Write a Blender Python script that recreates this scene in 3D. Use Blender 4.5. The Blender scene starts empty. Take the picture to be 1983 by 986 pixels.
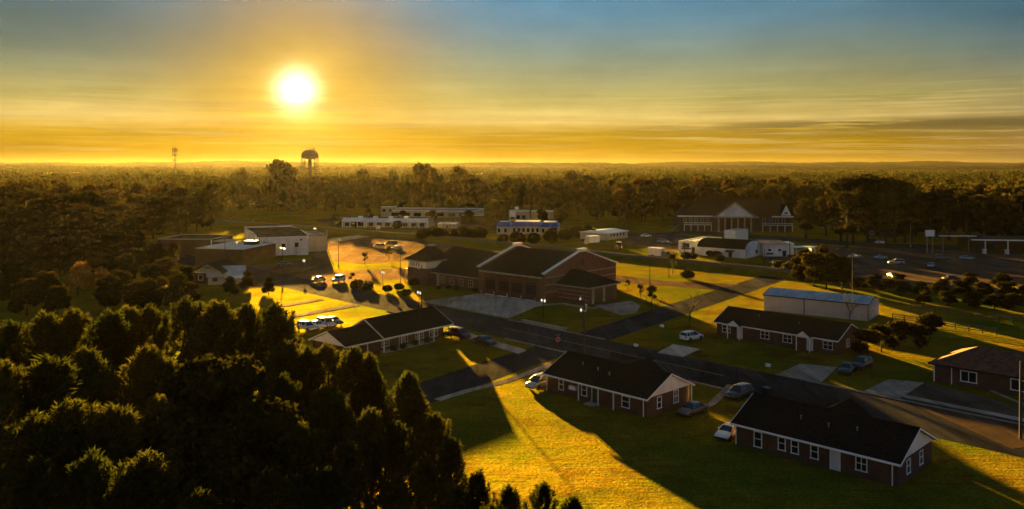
import bpy, math, random
import numpy as np
from mathutils import Vector, Matrix
C = bpy.context
SC = C.scene
COL = SC.collection
R = math.radians
PI = math.pi
random.seed(7)

# ------------------------------------------------------------------ camera
CAM_H = 32.0
F_PX = 1600.0            # focal length in photo pixels (photo 1983 wide)
cam_d = bpy.data.cameras.new('camera')
cam_d.sensor_width = 36.0
cam_d.lens = 36.0 * F_PX / 1983.0
cam_d.clip_end = 60000.0
cam_d.clip_start = 0.5
cam_d.shift_y = -(493.0 - 318.0) / 1983.0     # perspective-control shift keeps verticals upright
cam = bpy.data.objects.new('camera', cam_d)
cam.location = (0, 0, CAM_H)
cam.rotation_euler = (R(90), 0, 0)
COL.objects.link(cam)
SC.camera = cam

# ------------------------------------------------------------------ light
EXPO = 3.35
GAIN = 2.0 ** EXPO
SUN_EL = R(5.0)
SUN_AZ = R(-14.6)        # to the left of the view direction (+Y)
SUN_DIR = Vector((math.sin(SUN_AZ) * math.cos(SUN_EL), math.cos(SUN_AZ) * math.cos(SUN_EL), math.sin(SUN_EL)))
sun_d = bpy.data.lights.new('sun', 'SUN')
sun_d.energy = 5.0
sun_d.angle = R(0.5)
sun_d.color = (1.0, 0.60, 0.10)
sun = bpy.data.objects.new('sun', sun_d)
sun.rotation_euler = SUN_DIR.to_track_quat('Z', 'Y').to_euler()
sun.location = (-60, 240, 120)
COL.objects.link(sun)

SC.view_settings.view_transform = 'Standard'
SC.view_settings.look = 'None'
SC.view_settings.exposure = EXPO
SC.view_settings.gamma = 1.0
SC.render.engine = 'CYCLES'
SC.cycles.use_denoising = True
SC.cycles.max_bounces = 6
SC.cycles.diffuse_bounces = 2
SC.cycles.glossy_bounces = 3
SC.cycles.transmission_bounces = 3
SC.cycles.volume_bounces = 0
SC.cycles.transparent_max_bounces = 4
SC.cycles.sample_clamp_indirect = 4.0


class NT:
    """small helper to write node graphs"""
    def __init__(self, tree):
        self.t = tree
        tree.nodes.clear()

    def n(self, typ, **kw):
        nd = self.t.nodes.new(typ)
        for k, v in kw.items():
            setattr(nd, k, v)
        return nd

    def link(self, a, b):
        self.t.links.new(a, b)

    def val(self, s, v):
        if isinstance(v, bpy.types.NodeSocket):
            self.link(v, s)
        else:
            s.default_value = v

    def math(self, op, a, b=0.0, c=None, clamp=False):
        nd = self.n('ShaderNodeMath', operation=op, use_clamp=clamp)
        self.val(nd.inputs[0], a)
        self.val(nd.inputs[1], b)
        if c is not None:
            self.val(nd.inputs[2], c)
        return nd.outputs[0]

    def vmath(self, op, a, b=None, out=0):
        nd = self.n('ShaderNodeVectorMath', operation=op)
        self.val(nd.inputs[0], a)
        if b is not None:
            self.val(nd.inputs[1], b)
        return nd.outputs[out]

    def mix(self, fac, a, b, mode='MIX'):
        nd = self.n('ShaderNodeMix', data_type='RGBA', blend_type=mode)
        nd.clamp_result = False
        self.val(nd.inputs[0], fac)
        for s, v in ((nd.inputs[6], a), (nd.inputs[7], b)):
            if isinstance(v, (tuple, list)) and len(v) == 3:
                v = (*v, 1)
            self.val(s, v)
        return nd.outputs[2]

    def ramp(self, fac, stops, interp='LINEAR'):
        nd = self.n('ShaderNodeValToRGB')
        nd.color_ramp.interpolation = interp
        els = nd.color_ramp.elements
        while len(els) < len(stops):
            els.new(0.5)
        for e, (p, c) in zip(els, stops):
            e.position = p
            if not isinstance(c, (tuple, list)):
                c = (c, c, c)
            e.color = (*c[:3], 1)
        self.val(nd.inputs[0], fac)
        return nd.outputs[0]

    def noise(self, vec, scale, detail=4.0, rough=0.55, out=0, dist=0.0):
        nd = self.n('ShaderNodeTexNoise')
        if vec is not None:
            self.link(vec, nd.inputs['Vector'])
        nd.inputs['Scale'].default_value = scale
        nd.inputs['Detail'].default_value = detail
        nd.inputs['Roughness'].default_value = rough
        nd.inputs['Distortion'].default_value = dist
        return nd.outputs[out]

    def mapping(self, vec, scale=(1, 1, 1), rot=(0, 0, 0), loc=(0, 0, 0)):
        nd = self.n('ShaderNodeMapping')
        self.link(vec, nd.inputs[0])
        nd.inputs['Location'].default_value = loc
        nd.inputs['Rotation'].default_value = rot
        nd.inputs['Scale'].default_value = scale
        return nd.outputs[0]


# ------------------------------------------------------------------ sky
world = bpy.data.worlds.new('World')
SC.world = world
world.use_nodes = True
w = NT(world.node_tree)
tc = w.n('ShaderNodeTexCoord')
D = tc.outputs['Generated']
sep = w.n('ShaderNodeSeparateXYZ')
w.link(D, sep.inputs[0])
EL = sep.outputs['Z']
cosang = w.vmath('DOT_PRODUCT', D, tuple(SUN_DIR), out=1)
theta = w.math('ARCCOSINE', w.math('MINIMUM', cosang, 0.99999))
nish = w.n('ShaderNodeTexSky', sky_type='NISHITA')
nish.sun_disc = False
nish.sun_elevation = SUN_EL
nish.sun_rotation = SUN_AZ
nish.dust_density = 4.0
nish.air_density = 1.3
# sunrise colours, given as they should show on screen (linear), by height above the horizon
elc = w.math('MAXIMUM', EL, 0.0)
warm = w.ramp(elc, [(0.0, (.66, .34, .02)), (0.02, (.56, .29, .006)), (0.038, (.62, .36, .02)), (0.052, (.88, .62, .17)),
                    (0.078, (.56, .47, .14)), (0.125, (.31, .36, .24)), (0.165, (.17, .31, .37)), (0.20, (.11, .29, .43)),
                    (0.32, (.09, .23, .36)), (0.6, (.07, .17, .29)), (1.0, (.06, .14, .25))])
cool = w.ramp(elc, [(0.0, (.32, .37, .48)), (0.1, (.30, .37, .50)), (0.3, (.22, .31, .46)), (0.6, (.11, .20, .34)), (1.0, (.06, .14, .25))])
side = w.math('MULTIPLY_ADD', cosang, 1.35, -0.05, clamp=True)
base = w.mix(side, cool, warm)
# dim towards the side away from the sun, within the warm half
base = w.mix(1.0, base, w.ramp(theta, [(0.0, 1.0), (0.35, 1.0), (0.75, .66), (1.0, .55)]), 'MULTIPLY')
# aureole round the sun
def lobe(width, power=1.0):
    return w.math('EXPONENT', w.math('MULTIPLY', w.math('POWER', w.math('DIVIDE', theta, width), power), -1.0))
sky = w.mix(w.math('MULTIPLY', lobe(0.13, 2.0), 0.85), base, (.86, .44, .02))
def add(col, fac, c):
    return w.mix(fac, col, c, 'ADD')
sky = add(sky, lobe(0.050, 1.5), (.62, .46, .10))
sky = add(sky, lobe(0.021, 2.2), (2.6, 2.3, 1.6))
# thin streaks of cloud
cv = w.mapping(D, scale=(1.6, 1.6, 40.0))
c1 = w.noise(cv, 2.3, 6.0, 0.6, dist=0.4)
band = w.ramp(elc, [(0.0, 0.1), (0.02, .55), (0.06, .6), (0.085, .28), (0.13, .10), (0.22, 0.0)])
streak = w.math('MULTIPLY', w.math('SUBTRACT', c1, 0.5), band)
sky = w.mix(1.0, sky, w.math('MULTIPLY_ADD', streak, 1.5, 1.0), 'MULTIPLY')
c3 = w.noise(w.mapping(D, scale=(3.0, 3.0, 120.0), loc=(3, 1, 0)), 2.0, 4.0, 0.6)
hi = w.math('MULTIPLY', w.ramp(c3, [(0.5, 0.0), (0.68, 1.0)]), w.ramp(elc, [(0.0, 0.1), (0.03, .8), (0.07, .8), (0.1, .0)]))
sky = w.mix(w.math('MULTIPLY', hi, 0.55), sky, (.85, .62, .22))
# a low dark bank on the right of the view
c2 = w.noise(w.mapping(D, scale=(5.0, 5.0, 150.0), loc=(1.7, 0, 0)), 1.6, 6.0, 0.62)
bank = w.math('MULTIPLY', w.ramp(elc, [(0.028, 0.0), (0.043, 1.0), (0.047, 1.0), (0.0525, 0.0)]),
              w.ramp(sep.outputs['X'], [(0.12, 0.0), (0.30, .75), (0.5, 1.0)]))
bank = w.math('MULTIPLY', bank, w.ramp(c2, [(0.38, 0.0), (0.47, 1.0)]))
sky = w.mix(w.math('MULTIPLY', bank, 0.85), sky, (.13, .095, .03))
# a thin grey-green veil high on the left and faint mottling
c5 = w.noise(w.mapping(D, scale=(1.5, 1.5, 9.0), loc=(.6, .2, 0)), 1.5, 5.0, 0.55)
veil = w.math('MULTIPLY', w.ramp(w.math('MULTIPLY_ADD', sep.outputs['X'], -1.0, 0.0), [(0.16, 0.0), (0.34, .6), (0.60, 1.0)]), w.ramp(elc, [(0.06, 0.0), (0.15, 1.0), (0.3, .6), (0.5, 0.0)]))
veil = w.math('MULTIPLY', veil, w.ramp(c5, [(0.3, .5), (0.65, 1.0)]))
sky = w.mix(w.math('MULTIPLY', veil, 0.82), sky, (.085, .115, .085))
veil2 = w.math('MULTIPLY', w.ramp(sep.outputs['X'], [(0.38, 0.0), (0.52, .85), (0.8, 1.0)]), w.ramp(elc, [(0.08, 0.0), (0.17, 1.0), (0.3, .6), (0.5, 0.0)]))
veil2 = w.math('MULTIPLY', veil2, w.ramp(c5, [(0.35, .2), (0.6, 1.0)]))
sky = w.mix(w.math('MULTIPLY', veil2, 0.9), sky, (.032, .115, .165))
c6 = w.noise(w.mapping(D, scale=(1.0, 1.0, 3.0)), 7.0, 6.0, 0.65)
sky = w.mix(1.0, sky, w.ramp(c6, [(0.3, .84), (0.7, 1.12)]), 'MULTIPLY')
SKY_STRENGTH = 0.05
graded = w.mix(1.0, sky, (1 / (GAIN * SKY_STRENGTH),) * 3, 'MULTIPLY')
nsky = w.mix(1.0, nish.outputs[0], (.10, .10, .10), 'MULTIPLY')
col = w.mix(0.03, graded, nsky)
bg = w.n('ShaderNodeBackground')
w.link(col, bg.inputs[0])
bg.inputs[1].default_value = SKY_STRENGTH
wo = w.n('ShaderNodeOutputWorld')
w.link(bg.outputs[0], wo.inputs[0])


# ------------------------------------------------------------------ places: a photo pixel to a point on the ground or at height z
def G(px, py, z=0.0):
    y = F_PX * (CAM_H - z) / (py - 318.0)
    return ((px - 991.0) * y / F_PX, y)


# ------------------------------------------------------------------ mesh builder
class MB:
    def __init__(self):
        self.v = []
        self.f = []

    def vert(self, p):
        self.v.append(tuple(p))
        return len(self.v) - 1

    def poly(self, pts):
        i = len(self.v)
        self.v.extend(tuple(p) for p in pts)
        self.f.append(tuple(range(i, i + len(pts))))
        return self

    def box(self, x0, x1, y0, y1, z0, z1):
        i = len(self.v)
        self.v += [(x0, y0, z0), (x1, y0, z0), (x1, y1, z0), (x0, y1, z0), (x0, y0, z1), (x1, y0, z1), (x1, y1, z1), (x0, y1, z1)]
        self.f += [tuple(i + k for k in q) for q in ((0, 3, 2, 1), (4, 5, 6, 7), (0, 1, 5, 4), (1, 2, 6, 5), (2, 3, 7, 6), (3, 0, 4, 7))]
        return self

    def extrude(self, poly, vec):
        """closed polygon (list of 3d points) pushed along vec"""
        n = len(poly)
        i = len(self.v)
        vx, vy, vz = vec
        self.v += [tuple(p) for p in poly] + [(p[0] + vx, p[1] + vy, p[2] + vz) for p in poly]
        self.f.append(tuple(i + k for k in range(n))[::-1])
        self.f.append(tuple(i + n + k for k in range(n)))
        for k in range(n):
            a, b = k, (k + 1) % n
            self.f.append((i + a, i + b, i + n + b, i + n + a))
        return self

    def tube(self, pts, rads, n=6, caps=True):
        pts = [Vector(p) for p in pts]
        rings = []
        up = None
        for k, p in enumerate(pts):
            d = (pts[min(k + 1, len(pts) - 1)] - pts[max(k - 1, 0)])
            if d.length < 1e-9:
                d = Vector((0, 0, 1))
            d.normalize()
            a = d.cross(Vector((0, 0, 1)))
            if a.length < 0.05:
                a = d.cross(Vector((0, 1, 0)))
            a.normalize()
            b = d.cross(a)
            r = rads[k] if isinstance(rads, (list, tuple)) else rads
            i = len(self.v)
            for j in range(n):
                t = 2 * PI * j / n
                q = p + a * (r * math.cos(t)) + b * (r * math.sin(t))
                self.v.append(tuple(q))
            rings.append(i)
        for k in range(len(rings) - 1):
            a, b = rings[k], rings[k + 1]
            for j in range(n):
                j2 = (j + 1) % n
                self.f.append((a + j, a + j2, b + j2, b + j))
        if caps:
            self.f.append(tuple(rings[0] + j for j in range(n))[::-1])
            self.f.append(tuple(rings[-1] + j for j in range(n)))
        return self

    def lathe(self, c, prof, n=16):
        """profile of (radius, z) turned about the vertical through c"""
        cx, cy, cz = c
        rings = []
        for r, z in prof:
            i = len(self.v)
            r = max(r, 1e-3)
            for j in range(n):
                t = 2 * PI * j / n
                self.v.append((cx + r * math.cos(t), cy + r * math.sin(t), cz + z))
            rings.append(i)
        for k in range(len(rings) - 1):
            a, b = rings[k], rings[k + 1]
            for j in range(n):
                j2 = (j + 1) % n
                self.f.append((a + j, a + j2, b + j2, b + j))
        self.f.append(tuple(rings[0] + j for j in range(n))[::-1])
        self.f.append(tuple(rings[-1] + j for j in range(n)))
        return self

    def slab(self, q, t):
        """a flat polygon given thickness t downwards along its normal"""
        p = [Vector(a) for a in q]
        nrm = (p[1] - p[0]).cross(p[2] - p[0]).normalized()
        return self.extrude([tuple(a) for a in p], tuple(-nrm * t))

    def mesh(self, name, mats, smooth=False):
        me = bpy.data.meshes.new(name)
        me.from_pydata(self.v, [], self.f)
        for m in (mats if isinstance(mats, (list, tuple)) else [mats]):
            me.materials.append(m)
        if smooth:
            me.polygons.foreach_set('use_smooth', [True] * len(me.polygons))
        me.update()
        return me


def link(o, parent=None):
    COL.objects.link(o)
    if parent is not None:
        o.parent = parent
    return o


def tag(o, label=None, cat=None, group=None, kind=None):
    if label:
        o['label'] = label
    if cat:
        o['category'] = cat
    if group:
        o['group'] = group
    if kind:
        o['kind'] = kind
    return o


def obj(name, mb, m, parent=None, smooth=False):
    me = mb.mesh(name, m, smooth) if isinstance(mb, MB) else mb
    return link(bpy.data.objects.new(name, me), parent)


def thing(name, label, cat, loc=(0, 0, 0), rz=0.0, group=None):
    o = link(bpy.data.objects.new(name, None))
    o.location = loc if len(loc) == 3 else (*loc, 0)
    o.rotation_euler = (0, 0, rz)
    o.empty_display_size = 0.3
    return tag(o, label, cat, group)


def children_of(o, table):
    return table.get(o.name, [])


def copy_tree(o, kids):
    c = o.copy()
    COL.objects.link(c)
    for ch in kids.get(o, []):
        d = ch.copy()
        COL.objects.link(d)
        d.parent = c
        for g in kids.get(ch, []):
            e = g.copy()
            COL.objects.link(e)
            e.parent = d
    return c


def kids_of(root):
    t = {}
    for o in COL.objects:
        if o.parent is not None:
            t.setdefault(o.parent, []).append(o)
    return t


def np_mesh(name, V, F, mats, smooth=False):
    V = np.asarray(V, dtype=np.float32)
    F = np.asarray(F, dtype=np.int32)
    k = F.shape[1]
    me = bpy.data.meshes.new(name)
    me.vertices.add(len(V))
    me.vertices.foreach_set('co', V.ravel())
    me.loops.add(F.size)
    me.loops.foreach_set('vertex_index', F.ravel())
    me.polygons.add(len(F))
    me.polygons.foreach_set('loop_start', np.arange(0, F.size, k, dtype=np.int32))
    me.polygons.foreach_set('loop_total', np.full(len(F), k, dtype=np.int32))
    if smooth:
        me.polygons.foreach_set('use_smooth', np.ones(len(F), dtype=bool))
    for m in (mats if isinstance(mats, (list, tuple)) else [mats]):
        me.materials.append(m)
    me.update(calc_edges=True)
    me.validate()
    return me

# ------------------------------------------------------------------ materials
def mat(name, color, rough=0.7, var=0.15, scale=1.5, metal=0.0, spec=0.4, bump=0.0, bscale=20.0, rows=None, color2=None, detail=5.0,
        stretch=(1, 1, 1), coat=0.0, coords='Object', matte=False):
    m = bpy.data.materials.new(name)
    m.use_nodes = True
    t = NT(m.node_tree)
    out = t.n('ShaderNodeOutputMaterial')
    b = t.n('ShaderNodeBsdfPrincipled')
    t.link(b.outputs[0], out.inputs[0])
    tcn = t.n('ShaderNodeTexCoord')
    vec = tcn.outputs[coords]
    if stretch != (1, 1, 1):
        vec = t.mapping(vec, scale=stretch)
    n1 = t.noise(vec, scale, detail, 0.6)
    c2 = color2 if color2 else tuple(max(0.0, c * (1 - 2.2 * var)) for c in color)
    c1 = tuple(min(1.0, c * (1 + var)) for c in color)
    cc = t.ramp(n1, [(0.3, c2), (0.7, c1)])
    t.link(cc, b.inputs['Base Color'])
    b.inputs['Metallic'].default_value = metal
    b.inputs['Specular IOR Level'].default_value = spec
    b.inputs['Coat Weight'].default_value = coat
    rr = t.math('MULTIPLY_ADD', n1, 0.2, rough - 0.1, clamp=True)
    t.link(rr, b.inputs['Roughness'])
    if matte:
        b = t.n('ShaderNodeBsdfDiffuse')
        b.inputs['Roughness'].default_value = 1.0
        t.link(cc, b.inputs['Color'])
        t.link(b.outputs[0], out.inputs[0])
    if bump:
        bp = t.n('ShaderNodeBump')
        bp.inputs['Strength'].default_value = bump
        bp.inputs['Distance'].default_value = 0.05
        if rows:
            wv = t.n('ShaderNodeTexWave', wave_type='BANDS', bands_direction=rows[0], wave_profile='SAW')
            t.link(tcn.outputs[coords], wv.inputs[0])
            wv.inputs['Scale'].default_value = rows[1]
            wv.inputs['Distortion'].default_value = 0.3
            t.link(wv.outputs[1], bp.inputs['Height'])
        else:
            t.link(t.noise(tcn.outputs[coords], bscale, 3.0, 0.6), bp.inputs['Height'])
        t.link(bp.outputs[0], b.inputs['Normal'])
    return m


def brick_mat(name, c1, c2, mortar):
    m = bpy.data.materials.new(name)
    m.use_nodes = True
    t = NT(m.node_tree)
    out = t.n('ShaderNodeOutputMaterial')
    b = t.n('ShaderNodeBsdfPrincipled')
    t.link(b.outputs[0], out.inputs[0])
    tcn = t.n('ShaderNodeTexCoord')
    sp = t.n('ShaderNodeSeparateXYZ')
    t.link(tcn.outputs['Object'], sp.inputs[0])
    cb = t.n('ShaderNodeCombineXYZ')
    t.link(t.math('ADD', sp.outputs[0], sp.outputs[1]), cb.inputs[0])
    t.link(sp.outputs[2], cb.inputs[1])
    br = t.n('ShaderNodeTexBrick')
    t.link(cb.outputs[0], br.inputs['Vector'])
    br.inputs['Color1'].default_value = (*c1, 1)
    br.inputs['Color2'].default_value = (*c2, 1)
    br.inputs['Mortar'].default_value = (*mortar, 1)
    br.inputs['Scale'].default_value = 1.0
    br.inputs['Mortar Size'].default_value = 0.012
    br.inputs['Brick Width'].default_value = 0.24
    br.inputs['Row Height'].default_value = 0.085
    n1 = t.noise(tcn.outputs['Object'], 0.7, 5.0)
    cc = t.mix(1.0, br.outputs[0], t.ramp(n1, [(0.3, .7), (0.7, 1.15)]), 'MULTIPLY')
    t.link(cc, b.inputs['Base Color'])
    b.inputs['Roughness'].default_value = 0.85
    b.inputs['Specular IOR Level'].default_value = 0.25
    return m


def leaf_mat(name, ca, cb, cc=None, trans=0.4, scale=0.35):
    """foliage: colour differs from tree to tree and from clump to clump; part of the light comes through"""
    m = bpy.data.materials.new(name)
    m.use_nodes = True
    t = NT(m.node_tree)
    out = t.n('ShaderNodeOutputMaterial')
    oi = t.n('ShaderNodeObjectInfo')
    geo = t.n('ShaderNodeNewGeometry')
    n1 = t.noise(geo.outputs['Position'], scale, 3.0, 0.6)
    n2 = t.noise(geo.outputs['Position'], scale * 6.0, 2.0, 0.6)
    f = t.math('ADD', t.math('MULTIPLY', oi.outputs['Random'], 0.55), t.math('MULTIPLY', n1, 0.5))
    cc = cc or cb
    col = t.ramp(f, [(0.2, ca), (0.5, cb), (0.85, cc)])
    col = t.mix(1.0, col, t.ramp(n2, [(0.3, .6), (0.7, 1.3)]), 'MULTIPLY')
    d = t.n('ShaderNodeBsdfDiffuse')
    tr = t.n('ShaderNodeBsdfTranslucent')
    t.link(col, d.inputs[0])
    tcol = t.mix(1.0, col, (1.5, 1.4, .7), 'MULTIPLY')
    t.link(tcol, tr.inputs[0])
    mx = t.n('ShaderNodeMixShader')
    mx.inputs[0].default_value = trans
    t.link(d.outputs[0], mx.inputs[1])
    t.link(tr.outputs[0], mx.inputs[2])
    t.link(mx.outputs[0], out.inputs[0])
    return m


def emit_mat(name, color, strength):
    m = bpy.data.materials.new(name)
    m.use_nodes = True
    t = NT(m.node_tree)
    out = t.n('ShaderNodeOutputMaterial')
    e = t.n('ShaderNodeEmission')
    e.inputs[0].default_value = (*color, 1)
    e.inputs[1].default_value = strength
    t.link(e.outputs[0], out.inputs[0])
    return m


def lawn_mat():
    m = bpy.data.materials.new('lawn_grass')
    m.use_nodes = True
    t = NT(m.node_tree)
    out = t.n('ShaderNodeOutputMaterial')
    b = t.n('ShaderNodeBsdfDiffuse')
    b.inputs['Roughness'].default_value = 1.0
    geo = t.n('ShaderNodeNewGeometry')
    P = geo.outputs['Position']
    big = t.noise(P, 0.035, 5.0, 0.6)
    mid = t.noise(P, 0.25, 5.0, 0.65)
    mow = t.noise(t.mapping(P, scale=(0.12, 1.6, 1.0), rot=(0, 0, R(38))), 1.0, 4.0, 0.6)
    fine = t.noise(P, 3.0, 4.0, 0.7)
    c = t.ramp(mid, [(0.25, (.022, .026, .004)), (0.5, (.052, .050, .006)), (0.75, (.092, .076, .009))])
    c = t.mix(t.ramp(big, [(0.35, 0.0), (0.65, 0.7)]), c, (.080, .062, .009))
    c = t.mix(t.ramp(mow, [(0.5, 0.0), (0.70, 0.9)]), c, (.060, .030, .007))
    worn = t.noise(t.mapping(P, loc=(31, 7, 0)), 0.085, 6.0, 0.7)
    c = t.mix(t.ramp(worn, [(0.53, 0.0), (0.64, 0.85)]), c, (.040, .020, .006))
    green = t.noise(t.mapping(P, loc=(5, 90, 0)), 0.05, 5.0, 0.65)
    c = t.mix(t.ramp(green, [(0.48, 0.0), (0.62, 0.8)]), c, (.030, .042, .005))
    c = t.mix(1.0, c, t.ramp(fine, [(0.25, .4), (0.75, 1.6)]), 'MULTIPLY')
    t.link(c, b.inputs['Color'])
    h = t.math('ADD', t.math('MULTIPLY', fine, 0.5), t.math('MULTIPLY', t.noise(P, 0.9, 5.0, 0.75), 1.2))
    h = t.math('ADD', h, t.math('MULTIPLY', mow, 0.7))
    bp = t.n('ShaderNodeBump')
    bp.inputs['Strength'].default_value = 0.9
    bp.inputs['Distance'].default_value = 0.35
    t.link(h, bp.inputs['Height'])
    t.link(bp.outputs[0], b.inputs['Normal'])
    # light thrown forward by blades and grains when the sun is low
    g = t.n('ShaderNodeBsdfGlossy')
    g.inputs['Roughness'].default_value = 0.78
    t.link(t.mix(1.0, c, (10.6, 9.7, 4.2), 'MULTIPLY'), g.inputs['Color'])
    t.link(bp.outputs[0], g.inputs['Normal'])
    mx = t.n('ShaderNodeMixShader')
    mx.inputs[0].default_value = 0.20
    t.link(b.outputs[0], mx.inputs[1])
    t.link(g.outputs[0], mx.inputs[2])
    t.link(mx.outputs[0], out.inputs[0])
    return m


def road_mat(name, c, rough, crack=True, bumpd=0.02, gloss=0.10, gmul=(6.0, 5.2, 4.6)):
    m = bpy.data.materials.new(name)
    m.use_nodes = True
    t = NT(m.node_tree)
    out = t.n('ShaderNodeOutputMaterial')
    b = t.n('ShaderNodeBsdfDiffuse')
    b.inputs['Roughness'].default_value = 1.0
    geo = t.n('ShaderNodeNewGeometry')
    P = geo.outputs['Position']
    big = t.noise(P, 0.12, 5.0, 0.65)
    fine = t.noise(P, 4.0, 4.0, 0.7)
    streak = t.noise(t.mapping(P, scale=(0.9, 0.07, 1), rot=(0, 0, R(47))), 1.0, 4.0, 0.6)
    col = t.ramp(big, [(0.3, tuple(x * .7 for x in c)), (0.7, tuple(x * 1.25 for x in c))])
    col = t.mix(1.0, col, t.ramp(streak, [(0.35, .75), (0.65, 1.15)]), 'MULTIPLY')
    col = t.mix(1.0, col, t.ramp(fine, [(0.3, .8), (0.7, 1.15)]), 'MULTIPLY')
    if crack:
        vo = t.n('ShaderNodeTexVoronoi', feature='DISTANCE_TO_EDGE')
        t.link(P, vo.inputs['Vector'])
        vo.inputs['Scale'].default_value = 0.16
        col = t.mix(t.ramp(vo.outputs['Distance'], [(0.0, .75), (0.012, 0.0)]), col, tuple(x * .35 for x in c))
    patch = t.n('ShaderNodeTexVoronoi')
    t.link(t.mapping(P, scale=(.16, .05, 1), rot=(0, 0, R(47))), patch.inputs['Vector'])
    patch.inputs['Scale'].default_value = 1.0
    pv = t.n('ShaderNodeSeparateColor')
    t.link(patch.outputs['Color'], pv.inputs[0])
    col = t.mix(1.0, col, t.ramp(pv.outputs[0], [(0.15, .72), (0.3, 1.0), (0.8, 1.0), (0.9, 1.3)]), 'MULTIPLY')
    stain = t.noise(t.mapping(P, loc=(9, 3, 0)), 0.45, 5.0, 0.7)
    col = t.mix(t.ramp(stain, [(0.6, 0.0), (0.75, .6)]), col, tuple(x * .4 for x in c))
    t.link(col, b.inputs['Color'])
    bp = t.n('ShaderNodeBump')
    bp.inputs['Strength'].default_value = 0.6
    bp.inputs['Distance'].default_value = bumpd
    t.link(t.noise(P, 1.6, 6.0, 0.75), bp.inputs['Height'])
    t.link(bp.outputs[0], b.inputs['Normal'])
    # light thrown forward by blades and grains when the sun is low
    g = t.n('ShaderNodeBsdfGlossy')
    g.inputs['Roughness'].default_value = 0.78
    t.link(t.mix(1.0, col, gmul, 'MULTIPLY'), g.inputs['Color'])
    t.link(bp.outputs[0], g.inputs['Normal'])
    mx = t.n('ShaderNodeMixShader')
    mx.inputs[0].default_value = gloss
    t.link(b.outputs[0], mx.inputs[1])
    t.link(g.outputs[0], mx.inputs[2])
    t.link(mx.outputs[0], out.inputs[0])
    return m


def glass_mat(name='window_glass', c=(.02, .025, .03)):
    m = mat(name, c, 0.12, 0.1, 0.8, spec=0.6)
    return m


def paint_mat(name, c, metal=0.15, rough=0.3):
    return mat(name, c, rough, 0.04, 0.7, metal=metal, spec=0.5, coat=0.6)


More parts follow.
